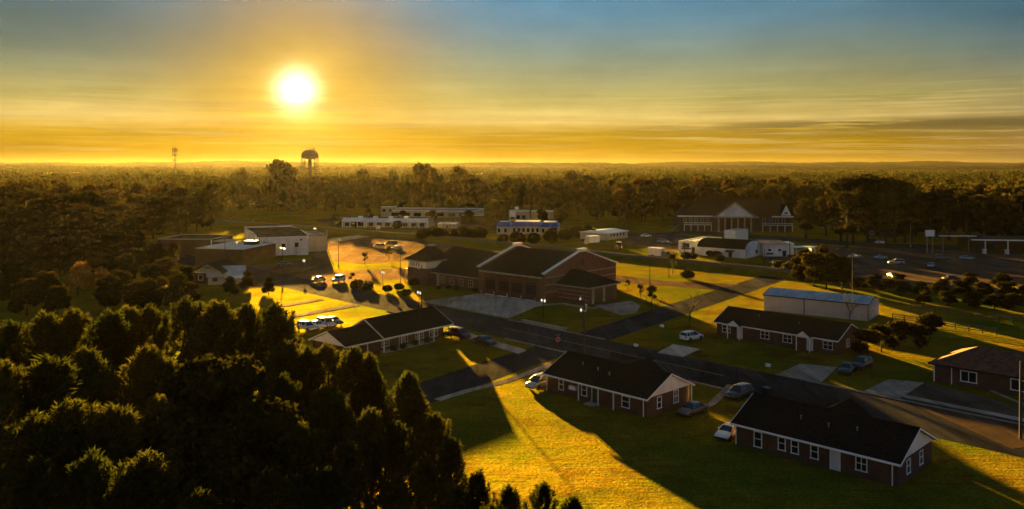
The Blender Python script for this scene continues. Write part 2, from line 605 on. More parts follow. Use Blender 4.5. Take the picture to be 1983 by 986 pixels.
M = dict(
    lawn=lawn_mat(),
    asphalt=road_mat('asphalt', (.030, .031, .033), 0.85, gloss=0.19),
    old_asphalt=road_mat('worn_asphalt', (.075, .054, .036), 0.95, gloss=0.17),
    concrete=road_mat('concrete', (.42, .345, .27), 0.95, crack=False, gloss=0.10, gmul=(1.5, 1.35, 1.2)),
    kerb=mat('kerb_concrete', (.33, .30, .26), 0.75, 0.2, 0.9, matte=True),
    ballast=mat('ballast', (.16, .14, .12), 0.9, 0.3, 3.0, bump=0.8, bscale=6.0, matte=True),
    rail=mat('rail_steel', (.22, .17, .13), 0.35, 0.2, 2.0, metal=0.8),
    brick=brick_mat('red_brick', (.20, .070, .035), (.15, .050, .026), (.16, .12, .09)),
    brown_brick=brick_mat('brown_brick', (.12, .055, .032), (.09, .04, .024), (.11, .085, .065)),
    house_brick=brick_mat('house_brick', (.12, .048, .028), (.085, .034, .021), (.11, .09, .07)),
    shingle=mat('roof_shingle', (.027, .025, .024), 0.85, 0.38, 6.0, detail=9.0, spec=0.2, bump=0.5, rows=('Z', 9.0), matte=True),
    brown_shingle=mat('brown_roof_shingle', (.044, .034, .027), 0.9, 0.38, 4.0, detail=9.0, spec=0.2, bump=0.5, rows=('Z', 7.0), matte=True),
    red_shingle=mat('red_roof_shingle', (.17, .075, .04), 0.85, 0.3, 1.4, spec=0.2, bump=0.5, rows=('Z', 7.0)),  # lighter and redder than the shingle of the other houses
    white=mat('white_paint', (.86, .86, .86), 0.5, 0.06, 0.5),
    dirty_white=mat('weathered_white_paint', (.80, .80, .81), 0.6, 0.14, 0.35, stretch=(1, 1, .4)),
    cream=mat('cream_paint', (.52, .45, .34), 0.6, 0.12, 0.5),
    stone=mat('pale_stone', (.45, .39, .31), 0.7, 0.12, 0.8, matte=True),
    siding=mat('grey_metal_siding', (.46, .48, .49), 0.5, 0.08, 0.3, metal=0.1, stretch=(1, 1, .3)),
    metal_roof=mat('galvanised_roof', (.52, .52, .51), 0.6, 0.18, 0.6, metal=0.15, stretch=(1, .3, 1)),
    dark_felt=mat('dark_roof_felt', (.085, .075, .055), 0.9, 0.35, 0.3, spec=0.05, matte=True),
    white_felt=mat('white_roof_felt', (.62, .62, .66), 0.9, 0.12, 0.3, matte=True),
    flat_roof=mat('flat_roof_felt', (.34, .31, .28), 0.6, 0.25, 0.25, matte=True),
    blue_roof=mat('blue_metal_roof', (.10, .16, .38), 0.4, 0.12, 0.5, metal=0.3),
    dark=mat('dark_trim', (.02, .019, .018), 0.6, 0.2, 2.0),
    brown_wall=mat('brown_wall', (.085, .055, .042), 0.8, 0.2, 0.5, matte=True),
    glass=glass_mat(),
    pale_door=mat('pale_door', (.62, .63, .64), 0.5, 0.06, 0.7),
    bay_door=mat('bay_door_red', (.10, .028, .02), 0.45, 0.12, 0.6),
    dark_door=mat('roller_door_dark', (.035, .03, .028), 0.5, 0.15, 0.6),
    orange=mat('gable_board_sunlit_orange', (.42, .22, .08), 0.7, 0.15, 0.8),  # orange of the low sun on the rear gable, put into the board colour
    wood=mat('pole_wood', (.075, .052, .038), 0.85, 0.25, 2.0, stretch=(4, 4, .4)),
    steel=mat('dark_steel_pole', (.05, .048, .045), 0.45, 0.15, 2.0, metal=0.5),
    grey_steel=mat('grey_steel_pole', (.32, .31, .29), 0.45, 0.15, 2.0, metal=0.5),
    tank=mat('tank_paint', (.12, .095, .075), 0.6, 0.15, 0.1),
    tyre=mat('tyre_rubber', (.018, .018, .018), 0.8, 0.15, 3.0),
    rim=mat('wheel_rim', (.4, .4, .4), 0.35, 0.1, 3.0, metal=0.8),
    red=mat('red_sign', (.55, .03, .03), 0.4, 0.06, 1.0),
    tail=mat('tail_light_red', (.30, .015, .012), 0.25, 0.05, 2.0),
    head=mat('headlight_glass', (.62, .62, .60), 0.15, 0.05, 2.0),
    bin=mat('bin_plastic', (.016, .018, .02), 0.45, 0.15, 2.0),
    bark=mat('bark', (.055, .04, .03), 0.9, 0.3, 1.5, bump=0.8, bscale=8.0, stretch=(2, 2, .5)),
    pine=leaf_mat('pine_needles', (.022, .028, .008), (.036, .040, .010), (.060, .054, .013), 0.35),
    leaf_dark=leaf_mat('dark_leaves', (.014, .016, .006), (.024, .022, .007), (.038, .028, .009), 0.3),
    leaf_mix=leaf_mat('autumn_woodland_leaves', (.024, .025, .008), (.040, .033, .010), (.066, .040, .011), 0.35, 0.12),
    leaf_orange=leaf_mat('orange_autumn_leaves', (.22, .10, .02), (.30, .14, .025), (.34, .18, .03), 0.45),
    leaf_shrub=leaf_mat('shrub_leaves', (.025, .03, .01), (.04, .042, .014), (.055, .05, .016), 0.25),
    lamp_on=emit_mat('lit_lamp', (1.0, .74, .36), .22),
    lamp_white=emit_mat('lit_white_lamp', (1.0, .9, .74), .10),
    canopy_white=mat('canopy_white', (.86, .88, .90), 0.45, 0.08, 0.5),
    hill=leaf_mat('distant_hill_woods', (.040, .036, .014), (.06, .045, .016), (.08, .055, .02), 0.1, 0.012),
)
PAINT = dict(black=paint_mat('black_car_paint', (.012, .012, .013)), maroon=paint_mat('maroon_car_paint', (.05, .012, .012)),
             white=paint_mat('white_car_paint', (.74, .74, .73), 0.0), silver=paint_mat('silver_car_paint', (.40, .40, .40), 0.6),
             grey=paint_mat('grey_car_paint', (.10, .105, .11), 0.5), blue=paint_mat('pale_blue_car_paint', (.26, .36, .48), 0.4),
             tan=paint_mat('tan_car_paint', (.30, .24, .17), 0.3), red=paint_mat('red_machine_paint', (.25, .03, .02), 0.1))

# ------------------------------------------------------------------ the setting
def structure(name, mb, m, smooth=False):
    o = obj(name, mb, m, smooth=smooth)
    o['kind'] = 'structure'
    return o


def sheet(name, pts, z, m, thick=None):
    """a flat polygon lying on the ground"""
    b = MB()
    p = [(x, y, z) for x, y in pts]
    area = sum(p[i][0] * p[(i + 1) % len(p)][1] - p[(i + 1) % len(p)][0] * p[i][1] for i in range(len(p)))
    if area < 0:
        p = p[::-1]
    if thick:
        b.extrude([(x, y, z - thick) for x, y, _ in p], (0, 0, thick))
    else:
        b.poly(p)
    return structure(name, b, m)


def offset_line(pts, d):
    out = []
    for i, p in enumerate(pts):
        a = Vector(pts[max(i - 1, 0)])
        b = Vector(pts[min(i + 1, len(pts) - 1)])
        t = (b - a).normalized()
        out.append((p[0] - t.y * d, p[1] + t.x * d))
    return out


def strip_mb(pts, half, z, b=None):
    b = b or MB()
    L, Rr = offset_line(pts, half), offset_line(pts, -half)
    for i in range(len(pts) - 1):
        b.poly([(*Rr[i], z), (*Rr[i + 1], z), (*L[i + 1], z), (*L[i], z)])
    return b


def kerb_mb(pts, wdt=0.35, h=0.13, b=None):
    b = b or MB()
    L, Rr = offset_line(pts, wdt / 2), offset_line(pts, -wdt / 2)
    for i in range(len(pts) - 1):
        b.extrude([(*Rr[i], 0), (*Rr[i + 1], 0), (*L[i + 1], 0), (*L[i], 0)], (0, 0, h))
    return b


# ground: near part in fine cells so that it can be uneven a little, far part rolling away to the horizon
def far_height(x, y):
    d = math.hypot(x, y)
    if d < 1500:
        return 0.0
    k = min(1.0, (d - 1500) / 3000.0)
    h = 14 * math.sin(x * .0011 + y * .0007 + 1.0) + 9 * math.sin(x * .0023 - y * .0016) + 6 * math.sin(x * .0051 + 2 + y * .003)
    return k * (h * 0.55 + 4 + k * 6)


def build_ground():
    ys = [-400, 0, 60, 120, 180, 240, 300, 400, 500, 650, 800, 1000, 1250, 1500, 1750, 2000, 2300, 2600, 3000, 3400, 3900, 4400, 5000, 6000]
    nx = 60
    V, Fc = [], []
    for y in ys:
        half = max(500.0, abs(y) * 0.9 + 300)
        for i in range(nx + 1):
            x = -half + 2 * half * i / nx
            V.append((x, y, far_height(x, y) if y >= 1500 else 0.0))
    for r in range(len(ys) - 1):
        for i in range(nx):
            a = r * (nx + 1) + i
            Fc.append((a, a + 1, a + nx + 2, a + nx + 1))
    o = link(bpy.data.objects.new('ground', np_mesh('ground', V, Fc, M['lawn'])))
    o['kind'] = 'structure'


build_ground()

US = Vector((.679, -.734))      # main street, running down to the right
VS = Vector((.734, .679))
UC = Vector((.574, .819))       # cross street
NC = Vector((.819, -.574))


def S(u, v):
    p = US * u + VS * v
    return (p.x, p.y)


def X(c, n):
    p = UC * c + NC * n
    return (p.x, p.y)


# main street (v from 102 to 114.5), cross street (n from -79 to -71)
structure('main_street', strip_mb([S(-330, 108.3), S(-120, 108.3), S(40, 108.3)], 6.2, 0.012), M['asphalt'])
structure('main_street', strip_mb([S(-40, 108.3), S(0, 108.3), S(160, 106.0)], 6.2, 0.016), M['asphalt'])
structure('cross_street', strip_mb([X(20, -76), X(105, -76.5), X(143, -75.3), X(240, -73.2), X(262, -72.5)], 4.0, 0.020), M['asphalt'])
# kerbs along the street, with gaps for the drives and the crossing
kb = MB()
for a, b_ in ((-125, -99), (-61, -24)):
    kerb_mb([S(a, 114.7), S(b_, 114.7)], b=kb)
for a, b_ in ((-150, -128), (-112, -86), (-72, -46), (-12, 14), (26, 38)):
    kerb_mb([S(a, 101.9), S(b_, 101.9)], b=kb)
structure('kerb', kb, M['kerb'])
# side walk in front of the island lawn of the fire station
structure('sidewalk', strip_mb([S(-50, 117.0), S(-30, 117.0)], 0.75, 0.05), M['concrete'])
# faded line along the street
structure('road_marking', strip_mb([S(-120, 108.4), S(-70, 108.4)], 0.07, 0.024), mat('faded_yellow_paint', (.36, .27, .06), .7))


def slab_patch(name, quad, nu, nv, z, thick, gap=0.05, base='concrete', m=None):
    """a paved area laid as separate slabs over a darker bed"""
    m = m or M['concrete']
    A, B, Cc, Dd = [Vector(p) for p in quad]
    bed = sheet(name, quad, z, M['asphalt'])
    mid = (A + B + Cc + Dd) / 4

    def P(s, t):
        return (A * (1 - s) + B * s) * (1 - t) + (Dd * (1 - s) + Cc * s) * t
    for i in range(nu):
        for j in range(nv):
            q = [P(i / nu, j / nv), P((i + 1) / nu, j / nv), P((i + 1) / nu, (j + 1) / nv), P(i / nu, (j + 1) / nv)]
            c = sum(q, Vector((0, 0))) / 4
            q = [p + (c - p).normalized() * gap for p in q]
            b = MB()
            pts = [(p.x, p.y, z + 0.004) for p in q]
            ar = sum(pts[k][0] * pts[(k + 1) % 4][1] - pts[(k + 1) % 4][0] * pts[k][1] for k in range(4))
            if ar < 0:
                pts = pts[::-1]
            b.extrude(pts, (0, 0, thick + random.uniform(0, .012)))
            obj('concrete_slab', b, m, bed)
    return bed


# fire station apron: from the bay doors down to the street
slab_patch('station_apron', [G(926, 569), G(1056, 586.5), G(984.7, 617.5), G(815, 585)], 8, 4, 0.03, 0.05)
# drive on the right side of the station, out to the cross street
sheet('station_drive', [G(1150, 592), G(1222, 583), G(1240, 592), G(1231, 606), G(1205, 611), G(1170, 600)], 0.034, M['concrete'])
sheet('station_drive', [G(1195, 533), G(1290, 545), G(1433, 550.5), G(1385, 562), G(1320, 556), G(1225, 549), G(1190, 545)], 0.032, M['old_asphalt'])
# walk round the island lawn
structure('station_walk', strip_mb([G(1003, 600), G(1040, 592), G(1062, 590), G(1090, 588), G(1120, 594), G(1150, 597), G(1172, 594)], 0.9, 0.036), M['concrete'])
structure('kerb', kerb_mb([G(985, 617), G(986, 610), G(1000, 601.5), G(1010, 599.5)], 0.3, 0.14), M['kerb'])

# drives and walks of the houses
slab_patch('house_drive', [G(868, 645), G(893, 641), G(1021, 679), G(1003, 686)], 1, 6, 0.03, 0.04)
slab_patch('house_drive', [G(1272, 684), G(1303, 667), G(1356, 676.5), G(1322, 692)], 2, 3, 0.03, 0.04)
slab_patch('house_drive', [G(1501, 727), G(1549, 705), G(1622, 712), G(1590, 742)], 3, 3, 0.03, 0.04)
slab_patch('house_drive', [G(1672, 758), G(1722, 735), G(1790, 742), G(1742, 772)], 3, 3, 0.03, 0.04)
sheet('forecourt', [G(1742, 772), G(1795, 741), G(1983, 790), G(2090, 850), G(1960, 870)], 0.028, M['old_asphalt'])
structure('kerb', kerb_mb([G(1838, 735), G(1870, 745), G(1915, 756), G(1972, 780), G(2060, 815)], 0.35, 0.14), M['kerb'])
slab_patch('house_drive', [G(1352, 800), G(1385, 784), G(1428, 748), G(1408, 745)], 1, 5, 0.03, 0.04)
slab_patch('house_drive', [G(1455, 775), G(1480, 775), G(1555, 785), G(1500, 768)], 1, 4, 0.03, 0.04)
slab_patch('front_walk', [G(560, 612), G(575, 614), G(697, 592), G(684, 588)], 1, 7, 0.03, 0.04)
slab_patch('front_walk', [G(540, 592), G(553, 594), G(628, 581), G(617, 578.5)], 1, 7, 0.03, 0.04)
structure('front_walk', strip_mb([G(846, 775), G(905, 757), G(985, 737), G(1068, 705)], 0.7, 0.03), M['concrete'])

# lots and side roads behind the station
sheet('parking_lot', [G(632, 470), G(742, 455), G(900, 478), G(850, 497), G(800, 505), G(700, 512), G(640, 505)], 0.010, M['old_asphalt'])
sheet('parking_lot', [G(640, 528), G(700, 522), G(795, 519), G(800, 540), G(720, 545), G(660, 552)], 0.010, M['old_asphalt'])
sheet('side_road', [G(598, 474), G(626, 472), G(645, 520), G(640, 556), G(612, 556)], 0.014, M['old_asphalt'])
sheet('side_road', [G(632, 463), G(738, 450), G(746, 453.5), G(640, 470)], 0.022, M['concrete'])
sheet('warehouse_yard', [G(400, 520), G(640, 500), G(640, 545), G(560, 552), G(470, 560)], 0.008, M['old_asphalt'])
sheet('shop_lot', [G(600, 424), G(980, 424), G(1000, 446), G(860, 450), G(640, 437)], 0.008, M['old_asphalt'])
sheet('shop_lot', [G(1215, 450), G(1330, 452), G(1345, 470), G(1300, 492), G(1200, 470)], 0.008, M['old_asphalt'])
sheet('shop_lot', [G(1090, 440), G(1135, 442), G(1130, 462), G(1090, 455)], 0.008, M['old_asphalt'])
sheet('car_lot', [G(1470, 498), G(1590, 476), G(1780, 484), G(1983, 490), G(2150, 520), G(2100, 560), G(1800, 545), G(1530, 522)], 0.008, M['old_asphalt'])
sheet('back_road', [G(1240, 456), G(1320, 452), G(1700, 480), G(2200, 500), G(2200, 488), G(1700, 471), G(1330, 446)], 0.018, M['asphalt'])
sheet('farm_field', [G(445, 412), G(600, 404), G(640, 408), G(640, 424), G(450, 432)], 0.006, M['lawn'])

# railway bank running across behind the station
rail_pts = [(-330, 560), (-200, 475), (-101, 406), (-60.7, 372.5), (-12.3, 335), (37, 279.5), (75, 242.5), (140, 178), (240, 80)]


def railway():
    def prof_pts(b, d, z):
        return [(*p, z) for p in offset_line(rail_pts, d)]
    b = MB()
    rows = [prof_pts(b, d, z) for d, z in ((-6.6, -0.02), (-2.7, 1.25), (-1.9, 1.5), (1.9, 1.5), (2.7, 1.25), (6.6, -0.02))]
    base = []
    for r in rows:
        base.append([b.vert(p) for p in r])
    for k in range(len(rows) - 1):
        for i in range(len(rail_pts) - 1):
            b.f.append((base[k][i], base[k][i + 1], base[k + 1][i + 1], base[k + 1][i]))
    o = structure('railway_bank', b, [M['lawn'], M['ballast']])
    n = len(rail_pts) - 1
    for k, p in enumerate(o.data.polygons):
        p.material_index = 1 if 1 <= (k // n) <= 3 else 0
    for d in (-0.75, 0.75):
        rb = MB()
        L = offset_line(rail_pts, d)
        for i in range(len(L) - 1):
            a, c = Vector((*L[i], 1.6)), Vector((*L[i + 1], 1.6))
            t = (c - a).normalized().cross(Vector((0, 0, 1))) * 0.05
            rb.extrude([tuple(a - t), tuple(a + t), tuple(c + t), tuple(c - t)], (0, 0, 0.16))
        obj('rail', rb, M['rail'], o)
    sb = MB()
    for i in range(3, len(rail_pts) - 2):
        a, c = Vector(rail_pts[i]), Vector(rail_pts[i + 1])
        t = (c - a).normalized()
        nn = Vector((-t.y, t.x))
        k = int((c - a).length / 0.8)
        for j in range(k):
            p = a + t * (j * 0.8)
            q = [p - nn * 1.3 - t * .12, p + nn * 1.3 - t * .12, p + nn * 1.3 + t * .12, p - nn * 1.3 + t * .12]
            sb.extrude([(v.x, v.y, 1.49) for v in q], (0, 0, 0.12))
    s = obj('sleepers', sb, M['wood'], o)
    s['kind'] = 'stuff'


railway()


# far hills on the horizon
def hills():
    rnd = np.random.default_rng(5)
    spec = [(3300, 12, 31), (4300, 20, 44), (5400, 27, 54)]
    for y0, lo, hi in spec:
        nx, ny = 420, 7
        half = y0 * 0.95
        ph = rnd.random(8) * 6.28
        V, F = [], []
        for j in range(ny):
            t = j / (ny - 1)
            for i in range(nx + 1):
                x = -half + 2 * half * i / nx
                e = 0.5 + 0.22 * math.sin(x * .0016 + ph[0]) + 0.18 * math.sin(x * .0041 + ph[1]) + 0.10 * math.sin(x * .011 + ph[2])
                h = lo + (hi - lo) * max(0, min(1, e))
                pr = math.sin(PI * t) ** 0.6 if 0 < t < 1 else 0
                bump = rnd.random() * 3.4 + 2.2 * math.sin(x * .045 + ph[3] + j) * math.sin(x * .017 + ph[4])
                V.append((x, y0 + 700 * (t - .5) + rnd.random() * 40, -6 + (h + 6 + bump) * pr))
        for j in range(ny - 1):
            for i in range(nx):
                a = j * (nx + 1) + i
                F.append((a, a + 1, a + nx + 2, a + nx + 1))
        o = link(bpy.data.objects.new('wooded_hills', np_mesh('wooded_hills', V, F, M['hill'])))
        o['kind'] = 'structure'


hills()

# ------------------------------------------------------------------ buildings
def window(parent, face, at, a0, z0, wd, ht, frame='white', bars=(1, 1), proud=0.09, fr=0.09, pane_m=None):
    """window on an axis-aligned wall; face is the outward side, at the wall's coordinate, a0 the position along it"""
    f = MB()
    g = MB()

    def B(mb, a, b, z, zz, p0, p1):
        if face == '-y':
            mb.box(a, b, at - p1, at - p0, z, zz)
        elif face == '+y':
            mb.box(a, b, at + p0, at + p1, z, zz)
        elif face == '-x':
            mb.box(at - p1, at - p0, a, b, z, zz)
        else:
            mb.box(at + p0, at + p1, a, b, z, zz)
    B(f, a0, a0 + fr, z0, z0 + ht, 0, proud)
    B(f, a0 + wd - fr, a0 + wd, z0, z0 + ht, 0, proud)
    B(f, a0 + fr, a0 + wd - fr, z0 + ht - fr, z0 + ht, 0, proud)
    B(f, a0 - .05, a0 + wd + .05, z0 - fr, z0, 0, proud + .03)
    for k in range(1, bars[0]):
        c = a0 + wd * k / bars[0]
        B(f, c - fr * .35, c + fr * .35, z0, z0 + ht - fr, 0.012, proud * .8)
    for k in range(1, bars[1]):
        c = z0 + ht * k / bars[1]
        B(f, a0 + fr, a0 + wd - fr, c - fr * .35, c + fr * .35, 0.014, proud * .76)
    B(g, a0 + fr, a0 + wd - fr, z0, z0 + ht - fr, 0.002, 0.010)
    w_ = obj('window', f, M[frame], parent)
    obj('pane', g, pane_m or M['glass'], w_)
    return w_


def door(parent, face, at, a0, wd, ht, m='pale_door', frame='white', z0=0.05):
    f = MB()
    g = MB()

    def B(mb, a, b, z, zz, p0, p1):
        if face == '-y':
            mb.box(a, b, at - p1, at - p0, z, zz)
        elif face == '+y':
            mb.box(a, b, at + p0, at + p1, z, zz)
        elif face == '-x':
            mb.box(at - p1, at - p0, a, b, z, zz)
        else:
            mb.box(at + p0, at + p1, a, b, z, zz)
    B(g, a0, a0 + wd, z0, z0 + ht, 0.002, .03)
    B(f, a0 - .09, a0, z0, z0 + ht + .09, 0, .06)
    B(f, a0 + wd, a0 + wd + .09, z0, z0 + ht + .09, 0, .06)
    B(f, a0, a0 + wd, z0 + ht, z0 + ht + .09, 0, .06)
    d = obj('door', g, M[m], parent)
    obj('frame', f, M[frame], d)
    h = MB()
    B(h, a0 + wd - .16, a0 + wd - .08, z0 + .95, z0 + 1.05, .03, .08)
    obj('handle', h, M['rim'], d)
    return d


def gable_wall(b, x0, x1, y0, y1, h, ridge, t=0.0):
    """walls of a gable house with the ridge along x"""
    ym = (y0 + y1) / 2
    b.extrude([(x0, y0, 0), (x0, y1, 0), (x0, y1, h), (x0, ym, ridge), (x0, y0, h)], (x1 - x0, 0, 0))
    return b


def gable_roof(b, x0, x1, y0, y1, h, ridge, over=0.5, end=0.4, t=0.16):
    """two slopes with thickness, ridge along x"""
    ym = (y0 + y1) / 2
    k = (ridge - h) / (ym - y0)
    zl = h - over * k
    xa, xb = x0 - end, x1 + end
    prof = [(y0 - over, zl + .03), (ym, ridge + .03), (y1 + over, zl + .03), (y1 + over, zl + .03 + t), (ym, ridge + .03 + t), (y0 - over, zl + .03 + t)]
    b.extrude([(xa, p[0], p[1]) for p in prof], (xb - xa, 0, 0))
    return b


def ridge_cap(roof, x0, x1, ym, ridge, end=.45, t=.16):
    n = max(4, int((x1 - x0) / .9))
    b = MB()
    for i in range(n):
        a = x0 - end + (x1 - x0 + 2 * end) * i / n
        c = x0 - end + (x1 - x0 + 2 * end) * (i + 1) / n - .02
        z = ridge + t + .02 + (i % 2) * .012
        b.extrude([(a, ym - .17, z), (a, ym, z + .075), (a, ym + .17, z), (a, ym + .17, z + .03), (a, ym, z + .11), (a, ym - .17, z + .03)], (c - a, 0, 0))
    o = obj('ridge_cap', b, M['brown_shingle'], roof)
    o['kind'] = 'stuff'


def gutter(parent, x0, x1, y, z, drops=()):
    b = MB()
    b.box(x0, x1, y - .14, y - .02, z - .02, z + .1)
    g = obj('gutter', b, M['white'], parent)
    for x in drops:
        obj('downpipe', MB().box(x, x + .09, y + .30, y + .40, .1, z - .02), M['white'], g)


def eave_trim(parent, x0, x1, y0, y1, h, ridge, over=0.5, end=0.4, m='white', front=True, back=True, left=True, right=True, size=.2):
    ym = (y0 + y1) / 2
    k = (ridge - h) / (ym - y0)
    zl = h - over * k
    if front:
        obj('fascia', MB().box(x0 - end - .03, x1 + end + .03, y0 - over - .06, y0 - over - .003, zl - .02, zl + size), M[m], parent)
    if back:
        obj('fascia', MB().box(x0 - end - .03, x1 + end + .03, y1 + over + .003, y1 + over + .06, zl - .02, zl + size), M[m], parent)
    for on, xs, dx in ((left, x0 - end - .003, -.05), (right, x1 + end + .003, .05)):
        if not on:
            continue
        r = MB()
        for ya, yb in ((y0 - over, ym), (ym, y1 + over)):
            za = zl if ya < ym else ridge
            zb = ridge if ya < ym else zl
            r.extrude([(xs, ya, za + .0), (xs, yb, zb + .0), (xs, yb, zb + size + .01), (xs, ya, za + size + .01)], (dx, 0, 0))
        obj('barge_board', r, M[m], parent)


def gable_panel(parent, xs, y0, y1, h, ridge, out, m='dirty_white', z0=None, proud=.06):
    ym = (y0 + y1) / 2
    z0 = h - .1 if z0 is None else z0
    b = MB()
    b.extrude([(xs, y0, z0), (xs, y1, z0), (xs, y1, h), (xs, ym, ridge - .02), (xs, y0, h)], (proud * out, 0, 0))
    o = obj('gable_panel', b, M[m], parent)
    # lap boards standing a little proud of the panel
    s = MB()
    n = 9
    for i in range(n):
        za = z0 + (ridge - z0) * i / n
        f = max(0.0, (za - h) / (ridge - h))
        f = min(f, .97)
        ya, yb = y0 + (ym - y0) * f + .12, y1 - (y1 - ym) * f - .12
        if yb - ya > .3:
            x_ = xs + proud * out
            s.box(min(x_, x_ + .015 * out), max(x_, x_ + .015 * out), ya, yb, za, za + .045)
    obj('lap_board', s, M[m], o)
    return o


def vents(roof, pts):
    for x, y, z in pts:
        b = MB().tube([(x, y, z - .2), (x, y, z + .35)], .07, 8)
        b.tube([(x, y, z + .35), (x, y, z + .42)], .11, 8)
        obj('vent_pipe', b, M['rim'], roof)


# ---- fire station
FS_A = R(-42)
FS = thing('fire_station', 'red brick fire station with four engine bays and pale stepped gable copings', 'fire station', (*G(926.8, 567.5), 0), FS_A)


def fire_station():
    L, Dp, hw, eave, ridge = 21.4, 28.4, 7.0, 5.9, 10.5
    # main hall: local x along the bay front, y to the back; ridge runs along x
    b = MB()
    bays = [(2.15 + 4.35 * i, 2.15 + 4.35 * i + 3.5) for i in range(4)]
    bh = 4.3
    xs = [0.0] + [c for bb in bays for c in bb] + [L]
    for i in range(0, len(xs), 2):
        b.box(xs[i], xs[i + 1], 0, .5, 0, bh)
    b.box(0, L, 0, .5, bh, eave)
    b.box(.4, L - .4, .5, Dp, 0, bh + .4)       # body of the hall behind the front wall
    obj('wall', b, M['brick'], FS)
    ym = Dp / 2
    for xa, xb in ((-.02, .42), (L - .42, L + .02)):
        g = MB()
        g.extrude([(xa, 0.01, 0), (xa, Dp, 0), (xa, Dp, hw - .35), (xa, ym + 1.2, ridge + .2), (xa, ym - 1.2, ridge + .2), (xa, 0.01, hw - .35)], (xb - xa, 0, 0))
        gw = obj('gable_wall', g, M['brick'], FS)
        for z in (2.2, 3.9, 5.6):
            band = MB()
            if xa > 1:
                band.box(xb, xb + .06, .0, Dp, z, z + .18)
            else:
                band.box(xa - .06, xa, .0, Dp, z, z + .18)
            obj('stone_band', band, M['stone'], gw)
        cp = MB()
        for s in (-1, 1):
            y0_, y1_ = (0 - .1, ym - 1.2) if s < 0 else (Dp + .1, ym + 1.2)
            z0_, z1_ = hw - .35, ridge + .2
            cp.extrude([(xa - .15, y0_, z0_), (xa - .15, y1_, z1_), (xa - .15, y1_, z1_ + .28), (xa - .15, y0_, z0_ + .28)], (xb - xa + .3, 0, 0))
            cp.box(xa - .18, xb + .18, min(y0_, y0_ - .5 * s * -1), max(y0_, y0_ - .5 * s * -1), z0_ - .15, z0_ + .26)
        obj('coping', cp, M['white'], gw)
        cc = MB().box(xa - .12, xb + .12, ym - 1.25, ym + 1.25, ridge + .201, ridge + .75)
        cc.box(xa - .3, xb + .3, ym - 1.45, ym + 1.45, ridge + .75, ridge + 1.0)
        obj('coping_cap', cc, M['white'], gw)
        if xa > 1:
            oc = MB()
            oc.extrude([(xb + .0, ym + .65 * math.cos(t), 8.1 + .9 * math.sin(t)) for t in [2 * PI * k / 14 for k in range(14)]], (.07, 0, 0))
            v = obj('oval_vent', oc, M['dark'], gw)
    r = MB()
    gable_roof(r, .45, L - .45, .2, Dp - .2, eave + .1, ridge - .3, over=.7, end=0, t=.2)
    ro = obj('roof', r, M['brown_shingle'], FS)
    f = MB().box(.45, L - .45, -.62, -.5, eave - .42, eave - .05)
    obj('fascia', f, M['stone'], FS)
    bd = MB().box(2.0, L - 2.0, -.06, 0, bh + .35, bh + .95)
    obj('name_band', bd, M['brown_brick'], FS)
    for x0, x1 in bays:
        fr = MB()
        fr.box(x0 - .15, x0 + .1, -.08, .18, 0, bh + .1)
        fr.box(x1 - .1, x1 + .15, -.08, .18, 0, bh + .1)
        fr.box(x0 + .1, x1 - .1, -.08, .18, bh - .12, bh + .1)
        d = obj('bay_door', MB().box(x0 + .1, x1 - .1, .25, .32, .02, bh - .12), M['bay_door'], FS)
        obj('bay_frame', fr, M['brown_brick'], FS)
        for j in range(7):
            z = .3 + j * .56
            if j in (2, 3, 4, 5):
                for k in range(4):
                    a = x0 + .28 + k * .76
                    obj('pane', MB().box(a, a + .62, .225, .25, z, z + .4), M['glass'], d)
            else:
                obj('panel', MB().box(x0 + .25, x1 - .25, .225, .25, z, z + .4), M['bay_door'], d)
        obj('threshold', MB().box(x0, x1, -.5, .2, .05, .10), M['white'], FS)
        for xa in (x0 - .35, x1 + .35):
            bo = MB().tube([(xa, -1.0, 0), (xa, -1.0, 1.1)], .11, 10)
            tag(obj('bollard', bo, M['stone'], FS))
    # annex on the right with a hip roof and two roller doors
    A0, A1, B0, B1 = 4.4, 15.6, L, L + 9.2
    ah = 3.9
    w_ = MB()
    w_.box(B0 + .03, B1, A0, A1, 0, ah)
    an = obj('annex_wall', w_, M['brick'], FS)
    for z in (.9, 1.8, 2.7):
        obj('stone_band', MB().box(B0 + .05, B1 + .05, A0 - .05, A0, z, z + .12), M['stone'], an)
    for i in range(2):
        y0_ = A0 + 2.0 + i * 4.3
        d = obj('roller_door', MB().box(B1, B1 + .06, y0_, y0_ + 3.2, .03, 3.2), M['dark_door'], FS)
        for k in range(6):
            obj('panel', MB().box(B1 + .06, B1 + .09, y0_ + .08, y0_ + 3.12, .1 + k * .52, .55 + k * .52), M['dark_door'], d)
        p = MB().box(B1, B1 + .14, y0_ - .75, y0_ - .1, 0, 3.4)
        obj('door_pier', p, M['stone'], FS)
    hr = MB()
    o_ = .8
    cx, cy, az = B0 + 1.0, (A0 + A1) / 2, 6.9
    e = [(B0 + .02, A0 - o_, ah), (B1 + o_, A0 - o_, ah), (B1 + o_, A1 + o_, ah), (B0 + .02, A1 + o_, ah)]
    r0, r1 = (B0 + .02, cy, az), (B0 + 3.0, cy, az)
    for q in ([e[0], e[1], r1, r0], [e[1], e[2], r1], [e[2], e[3], r0, r1], [e[3], e[2], e[1], e[0]]):
        hr.poly(q)
    obj('annex_roof', hr, M['shingle'], FS)
    fa = MB().box(B0 + .05, B1 + o_ + .06, A0 - o_ - .06, A0 - o_ - .003, ah - .22, ah + .08)
    fa.box(B1 + o_ + .003, B1 + o_ + .06, A0 - o_, A1 + o_ + .06, ah - .22, ah + .08)
    obj('annex_fascia', fa, M['stone'], FS)
    # left wing with a long hip roof, set back from the hall front
    wx0, wx1, wy0, wy1, wh, wr = -24.5, -.05, 1.2, 19.0, 3.5, 9.6
